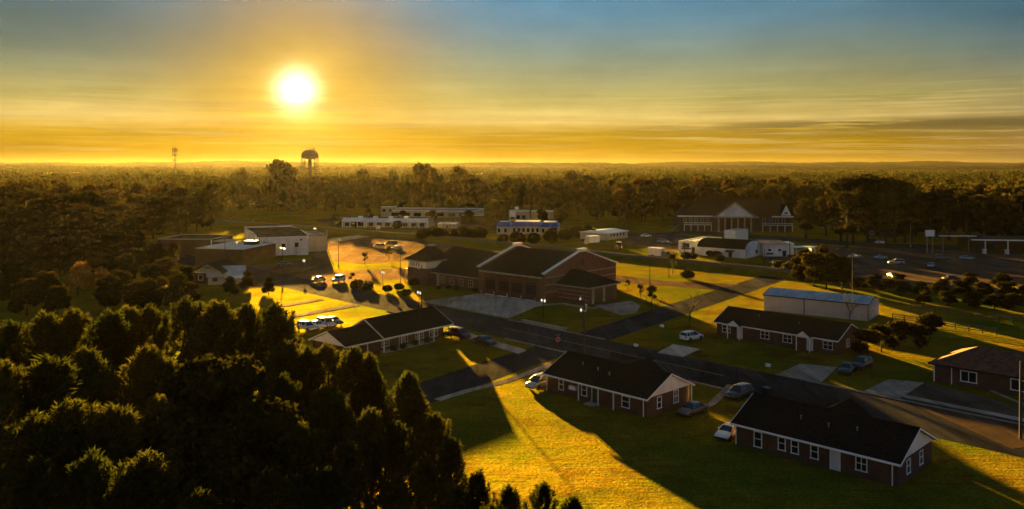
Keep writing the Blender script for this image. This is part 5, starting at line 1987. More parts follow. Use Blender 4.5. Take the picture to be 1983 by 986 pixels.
# a few that stand above the others on the skyline
for px, py, y, wd in ((548, 309, 640, 1.5), (560, 314, 660, 1.4), (816, 316, 620, 1.0), (845, 324, 640, 1.0), (888, 322, 650, 1.2), (700, 325, 690, 1.2), (760, 328, 680, .9), (1104, 327, 620, 1.2), (1270, 372, 480, .8), (1135, 336, 640, 1.2), (470, 326, 720, 1.2)):
    wd *= .8
    h = CAM_H - (py - 318) * y / F_PX
    plant('wood', ((px - 991) * y / F_PX, y), h, 'taller woodland tree rising above the wood on the skyline', 'skyline trees', wide=wd)


def far_wood():
    """everything beyond the front trees: crowns of leaf clumps, thinning out in detail with distance"""
    rng = np.random.default_rng(11)
    parts = []
    spots = []
    for y0, y1, sp, ncard, size in ((430, 900, 10.5, 70, 1.25), (900, 1500, 15, 40, 2.0), (1500, 2500, 25, 22, 3.4), (2500, 3300, 36, 14, 5.0)):
        ny = int((y1 - y0) / sp)
        for j in range(ny):
            y = y0 + j * sp
            half = y * .72 + 40
            nx = int(2 * half / sp)
            xs = -half + sp * (np.arange(nx) + rng.uniform(-.45, .45, nx))
            ysj = y + rng.uniform(-.45, .45, nx) * sp
            px = 991 + xs * F_PX / ysj
            ed = np.array([edge_y(p) for p in px])
            ok = (ysj > ed + 75) & (rng.random(nx) < .97)
            # clearings full of mist further out
            cl = np.sin(xs * .0061 + 1.3) * np.sin(ysj * .0083 + .4 + xs * .001)
            ok &= ~((ysj > 1000) & (cl > .45))
            ok &= np.hypot(xs + 226, ysj - 900) > 24
            bl = np.sin(ysj * .0125 + 1.6 * np.sin(xs * .0021 + .5) + .9 * np.sin(xs * .0057))
            ok &= ~((ysj > 850) & (bl < .1))
            for x, yy in zip(xs[ok], ysj[ok]):
                spots.append((x, yy, ncard, size, sp))
    P_all, S_all, D_all = [], [], []
    for x, y, nc, size, sp in spots:
        z0 = far_height(x, y) if y > 1500 else 0.0
        h = (rng.uniform(16, 23) if y < 900 else rng.uniform(12, 16)) * (1.2 if rng.random() < .06 else 1.0)
        wd = max(sp * (.62 if y < 900 else .78), 5.0) * rng.uniform(.8, 1.15)
        d = rng.normal(size=(nc, 3))
        d /= np.linalg.norm(d, axis=1)[:, None]
        d[:, 2] = np.where(d[:, 2] < -.35, -d[:, 2], d[:, 2])
        r = rng.uniform(.75, 1.0, (nc, 1))
        P = np.array([x, y, z0 + h * .55]) + d * np.array([wd, wd, h * .45]) * r
        P_all.append(P)
        D_all.append(d)
        S_all.append(np.full(nc, size))
    P = np.concatenate(P_all)
    V, F = cards(P, np.concatenate(S_all), rng, dirs=np.concatenate(D_all), asp=.8)
    o = link(bpy.data.objects.new('far_wood', np_mesh('far_wood', V, F, M['leaf_mix'])))
    o['kind'] = 'stuff'
    print('far wood trees', len(spots), 'faces', len(F))


far_wood()

# ------------------------------------------------------------------ vehicles
def loft(b, secs):
    """secs: list of rings (same length) joined into a skin, ends closed"""
    idx = [[b.vert(p) for p in s] for s in secs]
    n = len(idx[0])
    for a, c in zip(idx, idx[1:]):
        for j in range(n):
            k = (j + 1) % n
            b.f.append((a[j], a[k], c[k], c[j]))
    b.f.append(tuple(idx[0])[::-1])
    b.f.append(tuple(idx[-1]))
    return b


CAR = {  # length, width, hood line (x, z, half-width factor), cabin (x at belt rear, roof rear, roof front, belt front), roof height, tyre radius
    'sedan': dict(L=4.7, W=1.8, top=[(-2.35, .62, .84), (-2.28, .88, .93), (-1.7, .97, .98), (-.9, .96, 1), (.7, .95, 1), (1.1, .93, .99), (1.9, .83, .95), (2.25, .70, .9), (2.35, .52, .82)],
                  cab=(-1.75, -1.0, .25, 1.15), H=1.45, r=.33, wb=(-1.4, 1.42)),
    'suv': dict(L=4.75, W=1.9, top=[(-2.37, .7, .9), (-2.33, 1.05, .96), (-1.6, 1.08, 1), (-.9, 1.08, 1), (.7, 1.06, 1), (1.1, 1.05, .99), (1.9, .98, .96), (2.28, .86, .92), (2.37, .6, .86)],
                cab=(-2.28, -2.0, .3, 1.15), H=1.75, r=.37, wb=(-1.42, 1.45)),
    'van': dict(L=4.9, W=1.95, top=[(-2.45, .7, .92), (-2.41, 1.08, .97), (-1.6, 1.1, 1), (-.9, 1.1, 1), (.9, 1.08, 1), (1.35, 1.05, .99), (1.95, .97, .95), (2.35, .82, .9), (2.45, .6, .84)],
                cab=(-2.38, -2.2, .55, 1.65), H=1.8, r=.35, wb=(-1.5, 1.5)),
    'pickup': dict(L=5.5, W=1.95, top=[(-2.75, .75, .95), (-2.73, 1.08, .98), (-1.6, 1.1, 1), (-.9, 1.1, 1), (.9, 1.08, 1), (1.35, 1.07, .99), (2.1, 1.02, .96), (2.65, .9, .93), (2.75, .65, .88)],
                   cab=(-.75, -.6, .75, 1.5), H=1.85, r=.4, wb=(-1.75, 1.75)),
}
_car_cache = {}


def body_mesh(b, arch, paint):
    n = len(b.f)
    o = len(b.v)
    b.v += arch.v
    b.f += [tuple(i + o for i in f) for f in arch.f]
    me = b.mesh('body', [PAINT[paint], M['dark']])
    for k, p in enumerate(me.polygons):
        p.material_index = 1 if k >= n else 0
    return me




def car_parts(kind, paint):
    key = (kind, paint)
    if key in _car_cache:
        return _car_cache[key]
    s = CAR[kind]
    hw = s['W'] / 2
    b = MB()
    secs = []
    for x, z, f in s['top']:
        w_ = hw * f
        lo = .26 if abs(x) < s['L'] / 2 - .2 else .36
        half = [(0, lo), (w_ * .86, lo), (w_ * .98, lo + .14), (w_, .55 if z > .75 else (lo + z) / 2), (w_ * .985, z - .13), (w_ * .9, z - .03), (w_ * .6, z + .02), (0, z + .035)]
        ring = [(x, p[0], p[1]) for p in half] + [(x, -p[0], p[1]) for p in half[-2:0:-1]]
        secs.append(ring)
    loft(b, secs)
    # roof and pillars in body colour
    br, rr, rf, bf = s['cab']
    H = s['H']
    zb = s['top'][3][1] + .01
    rw, bw = hw * .70, hw * .93
    rp = []
    for x, dz, f in ((rr - .06, -.06, .92), (rr + .15, -.01, 1), ((rr + rf) / 2, .02, 1.02), (rf - .15, -.005, 1), (rf + .06, -.06, .92)):
        w_ = rw * f
        rp.append([(x, y_, H + dz + e) for y_, e in ((w_ * 1.03, -.09), (w_ * .98, -.03), (w_ * .6, 0), (0, .012), (-w_ * .6, 0), (-w_ * .98, -.03), (-w_ * 1.03, -.09), (0, -.085))])
    loft(b, rp)
    for sgn in (-1, 1):
        for (xa, xb) in ((br, rr - .02), (bf, rf + .02), ((br + bf) / 2 - .05, (rr + rf) / 2 - .02)):
            b.tube([(xa, sgn * bw, zb - .02), (xb, sgn * rw * 1.0, H - .07)], .045, 5)
        if kind in ('suv', 'van'):
            xm = br + .9
            b.tube([(xm, sgn * bw, zb - .02), (xm + .05, sgn * rw, H - .07)], .05, 5)
    g = MB()
    gs = []
    for xb, xt in ((br, rr), (br * .66 + bf * .34, rr * .66 + rf * .34), (br * .34 + bf * .66, rr * .34 + rf * .66), (bf, rf)):
        gs.append([(xb, bw * .97, zb - .03), (xt, rw * .98, H - .075), (xt, -rw * .98, H - .075), (xb, -bw * .97, zb - .03)])
    loft(g, gs)
    tyre = MB()
    n = 18
    r = s['r']
    prof = [(r * .62, -.1), (r * .93, -.1), (r, -.07), (r, .07), (r * .93, .1), (r * .62, .1)]
    rings = []
    for rad, yy in prof:
        rings.append([tyre.vert((rad * math.cos(2 * PI * j / n), yy, rad * math.sin(2 * PI * j / n))) for j in range(n)])
    for a, c in zip(rings, rings[1:]):
        for j in range(n):
            k = (j + 1) % n
            tyre.f.append((a[j], a[k], c[k], c[j]))
    rim = MB()
    for yy in (-.06, .06):
        rim.poly([(r * .63 * math.cos(2 * PI * j / n), yy, r * .63 * math.sin(2 * PI * j / n)) for j in range(n)][::(1 if yy < 0 else -1)])
    for j in range(5):
        t = 2 * PI * j / 5
        for yy in (-.075, .062):
            rim.box(-.001, .001, yy, yy + .012, 0, 0)
    xf, xr = s['L'] / 2, -s['L'] / 2
    zf = s['top'][-2][1]
    head = MB().extrude([(xf - .16, hw * .52, zf - .16), (xf - .03, hw * .50, zf - .19), (xf - .05, hw * .5, zf - .04), (xf - .22, hw * .55, zf - .02)], (-.10, hw * .33, .02))
    tail = MB().box(xr - .01, xr + .1, hw * .60, hw * .93, s['top'][1][1] - .27, s['top'][1][1] - .06)
    bump = MB().box(xf - .14, xf + .05, -hw * .8, hw * .8, .34, .52)
    plate = MB().box(xr - .03, xr - .005, -.26, .26, .62, .76)
    mir = MB().box(bf - .45, bf - .28, hw * .97, hw * 1.12, zb + .02, zb + .18)
    arch = MB()
    for x in s['wb']:
        for sgn in (-1, 1):
            arch.extrude([(x + (r + .07) * math.cos(t), sgn * hw * .99, max(.24, r + (r + .07) * math.sin(t))) for t in [PI * k / 10 for k in range(11)]], (0, sgn * .015, 0))
    d = dict(body=body_mesh(b, arch, paint), glass=g.mesh('glass', M['glass']), tyre=tyre.mesh('tyre', M['tyre'], True), rim=rim.mesh('rim', M['rim']),
             head=head.mesh('headlight', M['head']), tail=tail.mesh('tail_light', M['tail']), bump=bump.mesh('bumper', M['dark']), plate=plate.mesh('number_plate', M['white']),
             mir=mir.mesh('mirror', PAINT[paint]), arch=None)
    for p in d['body'].polygons:
        p.use_smooth = True
    _car_cache[key] = d
    return d


def mirrored(me):
    c = me.copy()
    c.transform(Matrix.Scale(-1, 4, (0, 1, 0)))
    c.flip_normals()
    return c


_mir_cache = {}


def car(kind, paint, xy, heading, label, group='cars parked about the town', lights=False, name='parked_car', cat='car'):
    """heading: angle of the nose in the ground plane"""
    d = car_parts(kind, paint)
    s = CAR[kind]
    o = thing(name, label, cat, (*xy, 0.03), heading, group)

    def p(nm, me, par=o, loc=None):
        c = link(bpy.data.objects.new(nm, me), par)
        if loc:
            c.location = loc
        return c
    body = p('body', d['body'])
    p('windows', d['glass'])
    p('bumper', d['bump'])
    p('number_plate', d['plate'], body)
    for key, nm in (('head', 'headlight'), ('tail', 'tail_light'), ('mir', 'mirror')):
        me = d[key]
        if key == 'head' and lights:
            me = me.copy()
            me.materials.clear()
            me.materials.append(M['lamp_on'])
            p(nm, me)
            p(nm, mirrored(me))
            continue
        p(nm, me)
        if me.name not in _mir_cache:
            _mir_cache[me.name] = mirrored(me)
        p(nm, _mir_cache[me.name])
    hw = s['W'] / 2
    for x in s['wb']:
        for sgn in (-1, 1):
            w_ = p('wheel', d['tyre'], o, (x, sgn * (hw - .1), s['r']))
            p('rim', d['rim'], w_)
    return o


A_U = math.atan2(-.734, .679)      # nose pointing down the street
A_V = math.atan2(.679, .734)
car('van', 'maroon', G(889, 654), A_U, 'dark maroon van with a bright roof on the drive of the ranch house')
car('sedan', 'black', G(938, 667), A_U, 'black sedan in front of the maroon van on the drive')
car('van', 'silver', G(1046, 750), A_V + PI + .1, 'silver minivan at the left end of the low brick house')
car('sedan', 'grey', G(1340, 802), A_V + PI, 'dark sedan at the gable end of the low brick house')
car('suv', 'black', G(1431, 771), A_V + PI, 'black SUV on the drive beside the low brick house')
car('sedan', 'white', G(1411, 846), A_V + PI + .15, 'white sedan parked at the left end of the lowest dark roofed house')
car('suv', 'white', G(1339, 659), A_V - .1, 'white SUV by the left end of the brick duplex')
car('sedan', 'black', G(1640, 722), A_V + PI + .2, 'black sedan on the drive right of the brick duplex')
car('suv', 'black', G(1668, 713), A_V + PI, 'second black car beside the sedan right of the brick duplex')
car('suv', 'silver', G(655, 546), A_V + PI + .5, 'pale roofed SUV at the kerb of the sunlit street')
car('sedan', 'grey', G(616, 546), A_V + PI + .35, 'car with glaring headlights on the shaded street at the left', lights=True, name='moving_car')
car('suv', 'tan', G(733, 480), 2.6, 'rounded car alone in the sunlit lot behind the street')
car('van', 'black', G(757, 475), 2.7, 'black van behind the pale roofed car in the sunlit lot')
car('sedan', 'silver', G(768, 484), 2.7, 'pale roofed car beside the young tree in the sunlit lot')
car('sedan', 'grey', G(551, 515), .4, 'dark car by the twin street lamp in the warehouse yard')
for i, (px, py, pt) in enumerate([(594, 640, 'silver'), (613, 636, 'white'), (631, 633, 'silver'), (645, 628, 'black')]):
    car('sedan' if i % 2 else 'suv', pt, G(px, py), A_U + .1, ['silver SUV first in the row behind the ranch house', 'white sedan second in the row behind the ranch house', 'silver SUV third in the row behind the ranch house', 'black sedan last in the row behind the ranch house'][i], 'cars behind the ranch house')
car('sedan', 'white', G(1251, 459), 0.1, 'white car on the far road right of the white block')
car('suv', 'black', G(1300, 461), 0.0, 'dark SUV on the far road behind the white car')
car('suv', 'silver', G(1284, 471), -.6, 'silver SUV in the lot left of the storefront')
car('pickup', 'black', G(1306, 476), -.6, 'dark pickup beside the silver one left of the storefront')
car('sedan', 'white', G(1484, 488), .1, 'white car in front of the corner shop')
car('sedan', 'white', G(1706, 472), .2, 'white sedan on the dark road below the tall trees')
car('sedan', 'black', G(1633, 486), .1, 'dark car in the lot right of the drive canopy')
car('sedan', 'blue', G(1705, 502), .3, 'pale blue sedan in the dark car lot')
car('suv', 'silver', G(1735, 512), 2.9, 'silver SUV in the dark car lot')
car('sedan', 'silver', G(1655, 500), .3, 'car with a gleaming roof at the left of the dark lot')
car('sedan', 'blue', G(1803, 518), -2.2, 'pale sedan nose-on in the middle of the dark lot')
car('suv', 'grey', G(1826, 503), .2, 'grey SUV behind the pale sedan in the dark lot')
car('sedan', 'blue', G(1872, 503), .1, 'pale car far along the dark lot, below the pump canopy')
car('sedan', 'black', G(1729, 538), -1.6, 'dark car facing out of the lot with its two headlights lit', lights=True)
car('sedan', 'black', G(1842, 543), .1, 'black car with a gleaming roof at the near side of the dark lot')
car('suv', 'black', G(1690, 470), .1, 'black car beside the white sedan on the dark road')
for i, (px, py, pt) in enumerate([(222, 505, 'white'), (240, 512, 'silver'), (258, 508, 'white'), (275, 516, 'silver'), (250, 524, 'tan'), (312, 534, 'silver')]):
    car('sedan' if i % 2 else 'suv', pt, G(px, py), .4 + .2 * i, 'pale car half hidden among the trees at the left', 'cars among the trees on the left')
for i, (px, py) in enumerate([(672, 436), (700, 424), (720, 421), (800, 437), (812, 441)]):
    car('sedan', ['white', 'silver', 'white', 'tan', 'white'][i], G(px, py), .1, ['white car at the left end of the shopping strip', 'silver car behind the shopping strip', 'white car behind the shopping strip', 'tan car at the right end of the shopping strip', 'white car by the hedge at the shopping strip'][i], 'cars at the shops')


def box_truck(xy, rz, label, cab_paint='grey'):
    o = thing('box_truck', label, 'truck', (*xy, 0), rz)
    obj('cargo_box', MB().box(-3.6, 1.6, -1.2, 1.2, .9, 3.5), M['dirty_white'], o)
    cb = MB().extrude([(1.8, -1.05, .5), (3.9, -1.05, .5), (3.9, -1.05, 1.4), (3.3, -1.05, 2.5), (1.8, -1.05, 2.5)], (0, 2.1, 0))
    obj('cab', cb, PAINT[cab_paint], o)
    obj('windscreen', MB().extrude([(3.36, -.9, 2.42), (3.90, -.9, 1.46), (3.93, -.9, 1.48), (3.39, -.9, 2.44)], (0, 1.8, 0)), M['glass'], o)
    obj('chassis', MB().box(-3.6, 3.8, -.9, .9, .45, .9), M['dark'], o)
    d = car_parts('pickup', 'black')
    for x in (-2.4, 2.7):
        for s in (-1, 1):
            w_ = link(bpy.data.objects.new('wheel', d['tyre']), o)
            w_.location = (x, s * 1.0, .4)
            r_ = link(bpy.data.objects.new('rim', d['rim']), w_)
    return o


box_truck(G(1275, 500), -.75, 'box truck with a pale cargo body by the railway, left of the storefront')
box_truck(G(1143, 474), -2.6, 'small pale truck with a square body on the slope left of the white block', 'tan')


def tractor(xy, rz, label):
    o = thing('tractor', label, 'tractor', (*xy, 0), rz)
    obj('hood', MB().extrude([(.3, -.4, .7), (2.1, -.4, .7), (2.1, -.4, 1.35), (.3, -.4, 1.5)], (0, .8, 0)), PAINT['red'], o)
    c = MB()
    for x in (-1.0, .35):
        for s in (-1, 1):
            c.tube([(x, s * .65, 1.0), (x, s * .6, 2.5)], .05, 5)
    obj('cab_frame', c, M['dark'], o)
    obj('cab_roof', MB().box(-1.15, .5, -.75, .75, 2.5, 2.65), M['canopy_white'], o)
    obj('cab_glass', MB().box(-.95, .3, -.6, .6, 1.2, 2.48), M['glass'], o)
    obj('seat_box', MB().box(-1.1, .3, -.5, .5, .6, 1.15), PAINT['red'], o)
    d = car_parts('pickup', 'black')
    for x, sc in ((-.7, 1.9), (1.6, 1.1)):
        for s in (-1, 1):
            w_ = link(bpy.data.objects.new('wheel', d['tyre']), o)
            w_.location = (x, s * .85, .4 * sc)
            w_.scale = (sc, 1.8, sc)
            link(bpy.data.objects.new('rim', d['rim']), w_)
    obj('exhaust', MB().tube([(1.2, .2, 1.4), (1.2, .2, 2.3)], .05, 6), M['dark'], o)
    return o


tractor(G(1197, 482), -2.4, 'red tractor with a pale cab roof on the shaded slope below the white block')

# ------------------------------------------------------------------ poles, lamps, signs
def lamp_post(xy, h, label, arms=2, lit=True, m='steel', group='street lamps', reach=.9, head_=.5):
    o = thing('street_lamp', label, 'street lamp', (*xy, 0), A_U, group)
    obj('post', MB().tube([(0, 0, 0), (0, 0, 1.0), (0, 0, h)], [.14, .1, .065], 8), M[m], o)
    obj('footing', MB().tube([(0, 0, 0), (0, 0, .5)], [.26, .22], 10), M['stone'], o)
    for k in range(arms):
        s = 1 if k == 0 else -1
        a = obj('arm', MB().tube([(0, 0, h - .1), (s * reach * .5, 0, h + .12), (s * reach, 0, h + .12)], .04, 6), M[m], o)
        hd = MB().box(s * reach - head_ / 2, s * reach + head_ / 2, -.16, .16, h + .04, h + .2)
        hh = obj('lamp_head', hd, M[m], a)
        if lit:
            obj('lamp_glass', MB().box(s * reach - head_ / 2 + .04, s * reach + head_ / 2 - .04, -.13, .13, h - .03, h + .04), M['lamp_on'], o)
    return o


lamp_post(G(546.5, 561), 10.4, 'tall street lamp in the warehouse yard in front of the white warehouse')
lamp_post(G(774.6, 551), 10.2, 'slim street lamp on the verge left of the station entrance', 1, False)
lamp_post(G(655, 517), 8.5, 'lamp post at the corner of the sunlit lot', 1, False)
lamp_post(G(823, 484), 8.0, 'thin lamp post behind the entrance roof of the station', 1, False)
lamp_post(G(1258, 555), 8.2, 'slim lamp post on the lawn right of the station', 1, False)
lamp_post(G(1295, 536), 7.0, 'short lamp post on the sunlit verge behind the station', 1, False)
lamp_post(G(490, 428), 9.6, 'twin headed lot lamp beyond the white warehouse', 2, True, group='lot lamps')
lamp_post(G(447, 424), 9.2, 'twin headed lot lamp left of the other one beyond the warehouse', 2, False, group='lot lamps')
lamp_post(G(882, 434), 9.2, 'pale lot lamp with a wide head beside the hedge', 2, False, 'grey_steel', group='lot lamps')
lamp_post(G(607, 480), 7.2, 'lamp post at the wall of the white warehouse', 1, True)
lamp_post(G(456, 510), 6.5, 'lamp post in front of the cream shed', 1, True)
lamp_post(G(1763, 478), 9.5, 'pale lamp post in the dark car lot', 1, False, 'grey_steel', group='lot lamps')
lamp_post(G(1650, 572), 9.8, 'pale pole behind the metal warehouse with a lit lamp', 1, True, 'grey_steel', group='lot lamps')
lamp_post(G(1003, 434), 8.0, 'lot lamp behind the blue roofed shop', 1, True, group='lot lamps')
lamp_post(G(1209, 448), 8.5, 'slim pole behind the white block', 1, False, group='lot lamps')


def lantern(xy, label):
    o = thing('lantern_post', label, 'street lamp', (*xy, 0), A_U, 'lantern posts')
    obj('post', MB().tube([(0, 0, 0), (0, 0, .6), (0, 0, 3.6)], [.14, .07, .05], 8), M['dark'], o)
    for s in (-1, 1):
        a = obj('arm', MB().tube([(0, 0, 3.2), (s * .45, 0, 3.1)], .03, 5), M['dark'], o)
        obj('lamp_globe', MB().lathe((s * .45, 0, 3.0), [(.02, 0), (.14, .08), (.2, .35), (.16, .55), (.02, .68)], 10), M['lamp_white'], o)
    obj('finial', MB().lathe((0, 0, 3.6), [(.02, 0), (.14, .1), (.02, .35)], 8), M['dark'], o)


lantern(G(1051.5, 613), 'twin globe lantern post on the island lawn in front of the station')
lantern(G(1128, 634), 'lantern post at the right end of the island lawn')
lantern(G(741, 552), 'lantern post on the sunlit verge near the clipped shrubs')
lantern(G(811, 596), 'lantern post at the kerb beside the utility pole of the apron')
lantern(G(588, 527), 'lantern post in the warehouse yard behind the car with headlights')


def utility_pole(xy, h, label, cross=1, lamp=False, can=False):
    o = thing('utility_pole', label, 'utility pole', (*xy, 0), A_V, 'utility poles')
    obj('pole', MB().tube([(0, 0, -.2), (0, 0, h * .5), (.03, 0, h)], [.17, .14, .10], 8), M['wood'], o)
    for k in range(cross):
        z = h - .5 - k * .9
        ca = obj('cross_arm', MB().box(-.16, -.06, -1.1, 1.1, z - .07, z + .07), M['wood'], o)
        for y_ in (-1.0, -.5, .5, 1.0):
            obj('insulator', MB().lathe((-.11, y_, z + .07), [(.03, 0), (.05, .06), (.03, .14)], 6), M['stone'], ca)
    if can:
        obj('transformer', MB().lathe((.35, 0, h - 2.6), [(.2, 0), (.27, .05), (.27, .85), (.2, .95)], 10), M['grey_steel'], o)
    if lamp:
        a = obj('lamp_arm', MB().tube([(0, 0, h - .8), (-.9, 0, h - .5)], .03, 5), M['grey_steel'], o)
        obj('lamp_head', MB().lathe((-.95, 0, h - .65), [(.08, 0), (.22, .05), (.1, .3)], 8), M['dirty_white'], a)
        obj('lamp_bulb', MB().lathe((-.95, 0, h - .82), [(.03, 0), (.14, .08), (.1, .169)], 8), M['lamp_white'], o)


utility_pole(G(1131, 702), 11.0, 'wooden utility pole behind the low brick house', 0, True, True)
utility_pole(G(816, 602), 10.0, 'utility pole with a lamp at the left corner of the station apron', 0, True)
utility_pole(G(1325, 538), 10.2, 'utility pole on the verge in front of the storefront', 2)
utility_pole(G(1529, 505), 9.0, 'utility pole in front of the white corner shop', 1)
utility_pole(G(586, 432), 13.5, 'tall utility pole beyond the railway below the water tower', 1)
utility_pole(G(562, 420), 9.5, 'utility pole left of the tall one below the water tower', 1)
utility_pole(G(502, 500), 9.5, 'dark pole at the corner of the white warehouse', 0)
utility_pole(G(435, 515), 8.5, 'pole between the brown store and the cream shed', 0)
utility_pole(G(1480, 512), 5.0, 'short dark pole between the arched hall and the corner shop', 0)
utility_pole(G(1976, 850), 9.0, 'dark pole at the right edge beside the forecourt', 0)
utility_pole(G(633, 480), 7.0, 'utility pole at the end of the side road', 1)


def stop_sign():
    x, y = G(1080, 684)
    o = thing('stop_sign', 'red stop sign on a dark post at the street corner', 'stop sign', (x, y, 0), R(20))
    obj('post', MB().tube([(0, 0, 0), (0, 0, 2.9)], .05, 6), M['steel'], o)
    oc = [(.42 * math.cos(PI / 8 + k * PI / 4), 0, 2.35 + .42 * math.sin(PI / 8 + k * PI / 4)) for k in range(8)]
    p = obj('sign_plate', MB().extrude([(a, -.07, c) for a, _, c in oc], (0, .015, 0)), M['white'], o)
    obj('sign_face', MB().extrude([(a * .9, -.082, 2.35 + (c - 2.35) * .9) for a, _, c in oc], (0, .0115, 0)), M['red'], p)
    obj('street_name_plate', MB().box(-.4, .4, -.02, .02, 2.95, 3.12), M['dark'], o)


stop_sign()


def crossing_signal():
    x, y = G(1546, 518)
    o = thing('crossbuck', 'white crossbuck of the level crossing standing by the dark lot', 'railway sign', (x, y, 0), R(0))
    obj('post', MB().tube([(0, 0, 0), (0, 0, 3.0)], .06, 6), M['grey_steel'], o)
    for s in (-1, 1):
        b = MB().box(-.95, .95, -.02, .02, -.13, .13)
        c = obj('blade', b, M['white'], o)
        c.location = (0, -.08 - .05 * (s > 0), 2.6)
        c.rotation_euler = (0, s * R(42), 0)
    x, y = G(1496, 524)
    o = thing('crossing_signal', 'short crossing signal post with a pale head at the end of the cross street', 'railway signal', (x, y, 0), R(-30))
    obj('post', MB().tube([(0, 0, 0), (0, 0, 3.2)], .08, 6), M['stone'], o)
    obj('signal_head', MB().box(-.75, .75, -.1, .1, 2.3, 2.6), M['dirty_white'], o)
    for s in (-1, 1):
        obj('signal_lamp', MB().tube([(s * .5, -.2, 2.45), (s * .5, -.1, 2.45)], .2, 10), M['dark'], o)
    obj('base_box', MB().box(-.4, .4, -.3, .3, 0, 1.2), M['stone'], o)


crossing_signal()


def wheelie_bin(xy, rz, label):
    o = thing('wheelie_bin', label, 'bin', (*xy, 0), rz)
    b = MB()
    loft(b, [[(x * k, y * k, z) for x, y in ((-.4, -.45), (.4, -.45), (.4, .45), (-.4, .45))] for z, k in ((.08, .8), (1.15, 1.0))])
    obj('bin_body', b, M['bin'], o)
    obj('lid', MB().extrude([(-.45, -.5, 1.155), (.45, -.5, 1.155), (.45, .5, 1.25), (-.45, .5, 1.25)], (0, 0, .07)), M['bin'], o)
    for s in (-1, 1):
        obj('wheel', MB().tube([(s * .32, .42, .12), (s * .42, .42, .12)], .12, 10), M['tyre'], o)


wheelie_bin(G(1485, 768), .3, 'black wheelie bin by the end of the drive, right of the black SUV')


def sign_board(xy, h, wd, ht, label, m='canopy_white', rz=0.0):
    o = thing('sign_board', label, 'sign', (*xy, 0), rz)
    for s in (-1, 1):
        obj('post', MB().box(s * wd * .3 - .12, s * wd * .3 + .12, -.12, .12, 0, h), M['grey_steel'], o)
    obj('panel', MB().box(-wd / 2, wd / 2, -.3, .3, h, h + ht), M[m], o)
    obj('panel_frame', MB().box(-wd / 2 - .12, wd / 2 + .12, -.22, .22, h - .12, h + ht + .12), M['grey_steel'], o)


sign_board(G(992, 440), 5.2, 3.2, 2.6, 'white sign board on posts behind the blue roofed shop')
sign_board(G(732, 448), 1.2, 2.0, 1.6, 'small white sign by the railway in front of the shopping strip')
sign_board(G(1800, 490), 6.0, 3.2, 2.2, 'pale square sign on posts at the dark lot')
sign_board(G(1000, 428), 6.5, 2.0, 1.6, 'small sign on a tall post behind the blue roofed shop')


for k, (px, py) in enumerate(((1231, 671), (1487, 710), (1281, 633))):
    b_ = MB().box(-.35, .35, -.25, .25, 0, .35).box(-.4, .4, -.3, .3, .351, .42)
    o_ = obj('meter_box', b_, M['dirty_white'])
    o_.location = (*G(px, py), 0)
    o_.rotation_euler = (0, 0, A_U)
    tag(o_, ['small white meter box at the kerb right of the street corner', 'small white meter box on the lawn before the brick duplex', 'small white meter box by the bare trees'][k], 'meter box', 'meter boxes')


def name_sign():
    x, y = G(1052, 632)
    o = thing('low_wall', 'low pale wall along the kerb of the island lawn', 'wall', (x, y, 0), A_U)
    obj('coping', MB().box(-6.2, 6.2, -.32, .32, .42, .55), M['stone'], o)
    obj('base', MB().box(-6, 6, -.25, .25, 0, .42), M['stone'], o)


name_sign()


def water_tower():
    y = 860.0
    x = (599.5 - 991) * y / F_PX
    o = thing('water_tower', 'dark water tower with a flattened tank on slim legs above the wood', 'water tower', (x, y, 0), .2)
    s = y / F_PX
    zb, zm, zt = CAM_H + 11.5 * s, CAM_H + 19 * s, CAM_H + 29 * s
    r = 16.0 * s
    prof = [(.5, zb - 3.2 * s)] + [(r * math.sin(PI / 2 * k / 7), zb + 1.0 - 4.0 * s * math.cos(PI / 2 * k / 7)) for k in range(1, 8)]
    prof += [(r, zb + 3.0)] + [(r * math.cos(PI / 2 * k / 9), zb + 3.0 + (zt - zb - 3.0) * math.sin(PI / 2 * k / 9)) for k in range(1, 9)] + [(.4, zt)]
    obj('tank', MB().lathe((0, 0, 0), prof, 40), M['tank'], o, True)
    obj('riser', MB().tube([(0, 0, 0), (0, 0, zb - 1)], [1.3, 1.15], 14), M['tank'], o, True)
    for k in range(8):
        a = PI / 4 * k + .2
        obj('leg', MB().tube([(math.cos(a) * r * 1.0, math.sin(a) * r, 0), (math.cos(a) * r * .985, math.sin(a) * r * .985, zb + 2.0)], .42, 8), M['tank'], o)
    for z in (zb * .33, zb * .66):
        b = MB()
        for k in range(8):
            a, c = PI / 4 * k + .2, PI / 4 * (k + 1) + .2
            b.tube([(math.cos(a) * r, math.sin(a) * r, z), (math.cos(c) * r, math.sin(c) * r, z)], .14, 5)
        obj('brace', b, M['tank'], o)
    wk = MB()
    n = 32
    for k in range(n):
        a, c = 2 * PI * k / n, 2 * PI * (k + 1) / n
        wk.tube([(math.cos(a) * (r + .9), math.sin(a) * (r + .9), zb + 4.1), (math.cos(c) * (r + .9), math.sin(c) * (r + .9), zb + 4.1)], .06, 4)
    wk.lathe((0, 0, zb + 2.9), [(r * .99, 0), (r + 1.0, 0), (r + 1.0, .12), (r * .99, .12)], 32)
    obj('walkway', wk, M['steel'], o)
    for dx, hh in ((-2.6, 2.2), (-.6, 1.6), (1.4, 1.6), (3.9, 2.6), (4.6, 1.8)):
        obj('antenna', MB().box(dx - .25, dx + .25, -.2, .2, zt - 1.2, zt + hh - .4), M['steel'], o)


water_tower()


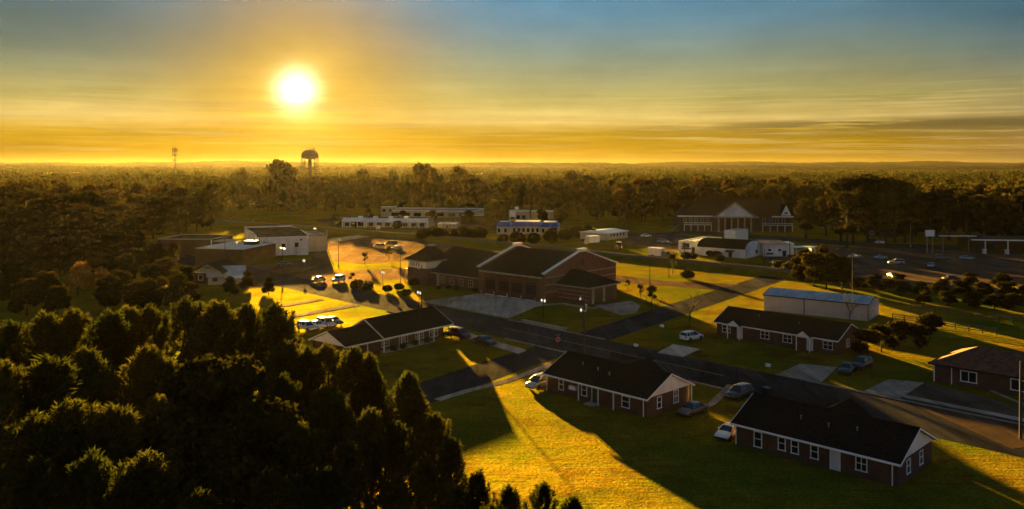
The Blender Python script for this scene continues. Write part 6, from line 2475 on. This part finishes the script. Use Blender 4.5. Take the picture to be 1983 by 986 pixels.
def radio_mast():
    y = 900.0
    x = (338.5 - 991) * y / F_PX
    o = thing('phone_mast', 'phone mast with three rings of antennas on the left skyline', 'mast', (x, y, 0))
    s = y / F_PX
    top = CAM_H + 32 * s
    obj('pole', MB().tube([(0, 0, 0), (0, 0, top)], [.8, .42], 8), M['steel'], o)
    for z, rr, hh in ((CAM_H + 29 * s, 2.4, 2.6), (CAM_H + 25 * s, 2.4, 2.4), (CAM_H + 18 * s, 2.3, 1.8), (CAM_H + 8 * s, 1.9, 1.6)):
        ring = MB()
        for k in range(9):
            a, c = 2 * PI * k / 9, 2 * PI * (k + 1) / 9
            ring.tube([(math.cos(a) * rr * .85, math.sin(a) * rr * .85, z), (math.cos(c) * rr * .85, math.sin(c) * rr * .85, z)], .14, 4)
        for k in range(3):
            a = 2 * PI * k / 3
            ring.tube([(0, 0, z), (math.cos(a) * rr * .85, math.sin(a) * rr * .85, z)], .12, 4)
        p = obj('platform', ring, M['steel'], o)
        for k in range(9):
            a = 2 * PI * k / 9
            cx, cy = math.cos(a) * rr, math.sin(a) * rr
            obj('antenna_panel', MB().box(cx - .22, cx + .22, cy - .22, cy + .22, z - hh / 2, z + hh / 2), M['steel'], p)


radio_mast()


# fence panels catching the sun in the yards on the right, seen from behind
def picket_fence(a, b_, label):
    A, B = Vector(a), Vector(b_)
    d = B - A
    o = thing('board_fence', label, 'fence', (A.x, A.y, 0), math.atan2(d.y, d.x), 'yard fences')
    L = d.length
    n = max(2, int(L / 2.4))
    for i in range(n + 1):
        x = L * i / n
        obj('post', MB().box(x - .06, x + .06, -.06, .06, 0, 1.45), M['wood'], o)
    for z in (.4, .8, 1.2):
        obj('fence_rail', MB().box(0, L, .061, .10, z, z + .14), M['wood'], o)


picket_fence(G(1762, 600), G(1990, 630), 'low rail fence across the sunlit yard strip at the right')
picket_fence(G(1728, 620), G(1930, 650), 'second low rail fence, nearer, across the sunlit yard strip at the right')

# ------------------------------------------------------------------ haze
def haze():
    b = MB().box(-5200, 5200, -420, 5950, -12, 62)
    o = obj('haze', b, [])
    m = bpy.data.materials.new('haze_air')
    m.use_nodes = True
    t = NT(m.node_tree)
    out = t.n('ShaderNodeOutputMaterial')
    v = t.n('ShaderNodeVolumePrincipled')
    v.inputs['Color'].default_value = (.95, .84, .60, 1)
    v.inputs['Density'].default_value = HAZE_DENSITY
    v.inputs['Anisotropy'].default_value = 0.6
    t.link(v.outputs[0], out.inputs['Volume'])
    o.data.materials.append(m)
    o['kind'] = 'stuff'


HAZE_DENSITY = 0.0000058
haze()
